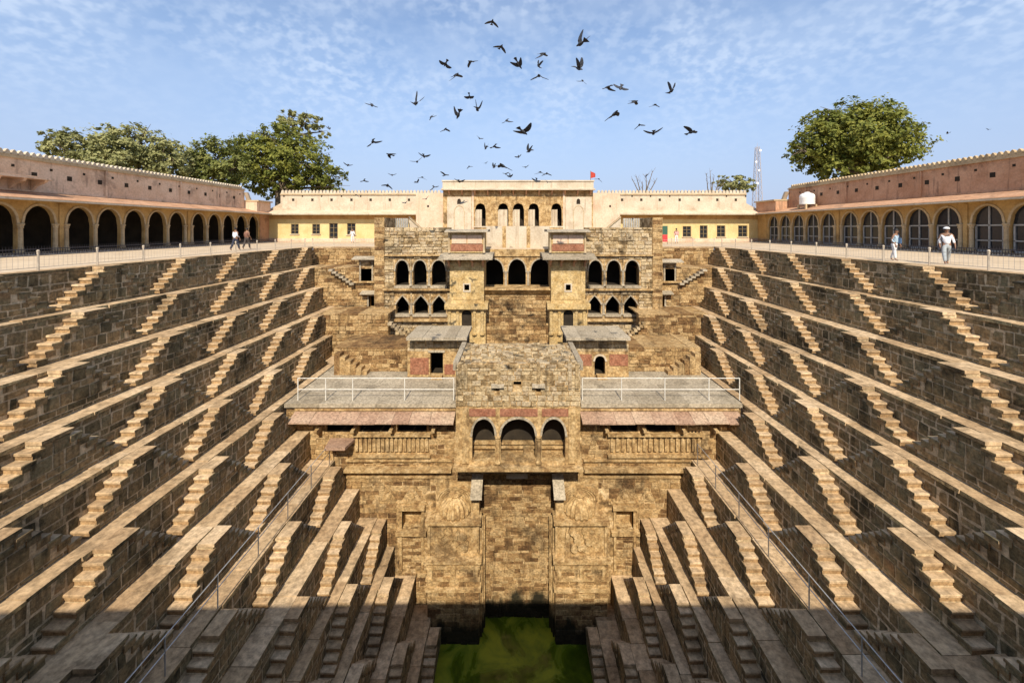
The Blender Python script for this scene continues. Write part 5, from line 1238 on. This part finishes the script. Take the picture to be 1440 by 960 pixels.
# ------------------------------------------------------------------ pigeons in flight
def bird_mesh(up, spread, tail, asym=0.0):
    """pigeon flying along -y, wingspan about 0.66 m, one welded surface"""
    m = MB(); rings = [(-.17, .004, .012), (-.155, .014, .012), (-.13, .024, .014), (-.10, .026, .012), (-.06, .040, .0), (.0, .052, -.006), (.06, .044, -.002), (.11, .028, .004), (.15, .020, .006)]
    n = 8; vs = []; fs = []
    for y, r, z in rings:
        for i in range(n): a = 2 * math.pi * i / n; vs.append((r * math.cos(a), y, z + r * .92 * math.sin(a)))
    for j in range(len(rings) - 1):
        for i in range(n): k = (i + 1) % n; fs.append((j * n + i, j * n + k, (j + 1) * n + k, (j + 1) * n + i))
    fs += [tuple(range(n)), tuple(range((len(rings) - 1) * n, len(rings) * n))]
    m.add(vs, fs)
    tw = .05 + tail * .05
    m.add([(-.018, .13, .006), (.018, .13, .006), (tw, .27, .004), (0, .285, .004), (-tw, .27, .004), (-.018, .13, -.003), (.018, .13, -.003), (tw, .27, -.001), (0, .285, -.001), (-tw, .27, -.001)],
          [(0, 1, 2, 3, 4), (9, 8, 7, 6, 5), (0, 4, 9, 5), (1, 6, 7, 2), (2, 7, 8, 3), (3, 8, 9, 4)])
    for s in (-1, 1):
        st = [(.03, -.075, .075), (.11, -.10, .075), (.19, -.085, .085), (.27, -.03, .10), (.335, .05, .10)]
        vs = []; ang = up + asym * s; x = z = 0; px_ = .03
        for i, (d, le, te) in enumerate(st):
            seg = d - (st[i - 1][0] if i else .0); a2 = ang * (1.0 if i < 2 else (1.25 if ang > 0 else .5))
            x += seg * math.cos(a2) * spread ** .5; z += seg * math.sin(a2); sw = (1 - spread) * d * .7
            th = .010 * (1 - i / 5) + .002
            vs += [(s * x, le + sw, z + .015 + th), (s * x, te + sw, z + .010 + th * .3), (s * x, te + sw, z + .008), (s * x, le + sw, z + .012)]
        fs = []
        for i in range(4):
            for q in range(4): k = (q + 1) % 4; fs.append((4 * i + q, 4 * i + k, 4 * i + 4 + k, 4 * i + 4 + q))
        fs += [(0, 1, 2, 3), (16, 17, 18, 19)]; m.add(vs, fs)
    me = me_from('pigeon', m.v, m.f, [M['bird']])
    bm = bmesh.new(); bm.from_mesh(me); bmesh.ops.recalc_face_normals(bm, faces=bm.faces); bm.to_mesh(me); bm.free(); return me
POSE = {'up': (bird_mesh(1.0, .95, 1), 'dark pigeon in flight with both wings raised high'),
        'mid': (bird_mesh(.30, 1.0, .5), 'dark pigeon gliding with wings spread level'),
        'down': (bird_mesh(-.62, .9, .3), 'dark pigeon in flight with wings swept down'),
        'fold': (bird_mesh(-.25, .45, .2), 'dark pigeon in flight with half folded wings')}
BIRDS = [(588,85,50,'down'),(622,182,50,'down'),(503,240,48,'down'),(405,250,48,'down'),(447,292,60,'down'),(692,253,42,'fold'),(785,210,56,'down'),(768,258,40,'up'),(770,295,65,'down'),(930,172,78,'up'),(925,268,62,'up'),(940,315,40,'down'),(1037,340,56,'down'),(1088,343,52,'fold'),(1142,395,50,'down'),(1065,443,55,'fold'),(1222,408,40,'down'),(1285,355,60,'up'),(1160,487,40,'down'),(1215,520,60,'mid'),(1363,515,56,'mid'),(120,410,42,'fold'),(290,402,72,'up'),(500,378,36,'down'),(350,455,36,'down'),(455,450,60,'up'),(530,428,58,'up'),(405,503,38,'down'),(643,470,44,'down'),(710,515,72,'mid'),(538,540,26,'mid'),(595,570,42,'down'),(562,578,34,'up'),(730,590,44,'up'),(690,612,24,'mid'),(122,553,58,'down'),(187,602,30,'fold'),(295,630,44,'mid'),(322,610,40,'mid'),(498,648,20,'down'),(563,636,16,'mid'),(595,652,28,'up'),(627,645,52,'fold'),(718,652,20,'mid'),(25,645,30,'mid'),(88,703,30,'down'),(198,683,28,'mid'),(315,690,34,'down'),(403,682,32,'mid'),(295,710,24,'mid'),(180,722,36,'fold'),(360,728,36,'down'),(460,708,36,'mid'),(640,678,24,'mid'),(658,687,20,'fold'),(775,670,40,'down'),(800,675,36,'down'),(760,705,30,'fold'),(803,710,24,'mid'),(1003,697,30,'down'),(1187,685,18,'fold'),(60,760,26,'down'),(330,775,28,'mid'),(470,790,26,'fold'),(250,790,24,'mid'),(2362,520,16,'mid'),(2520,505,12,'mid')]
rb_ = random.Random(21)
for x, y, sp, pose in BIRDS:
    px, py = 480 + x * .3611, y * .3611; spx = max(3.6, sp * .3611)
    D = min(34.0 if sp > 17 else 60.0, .62 * FPX / spx * (.84 if pose != 'fold' else .58))
    me, lab = POSE[pose]
    o = link('pigeon', me, None, (PX(px, D), D, PZ(py, D)), (math.radians(rb_.uniform(-10, 45)), math.radians(rb_.uniform(-28, 28)), math.radians(rb_.uniform(-38, 38) + (180 if rb_.random() < .35 else 0))), (1, 1, 1))
    tag(o, lab, 'bird', 'pigeons wheeling above the pavilion')
o = link('crow', POSE['fold'][0], None, (PX(463, 57), 57, PZ(181, 57)), (math.radians(60), 0, 1.0), (1.6, 1.6, 1.6)); tag(o, 'dark bird perched in the top of the dense dark tree', 'bird')
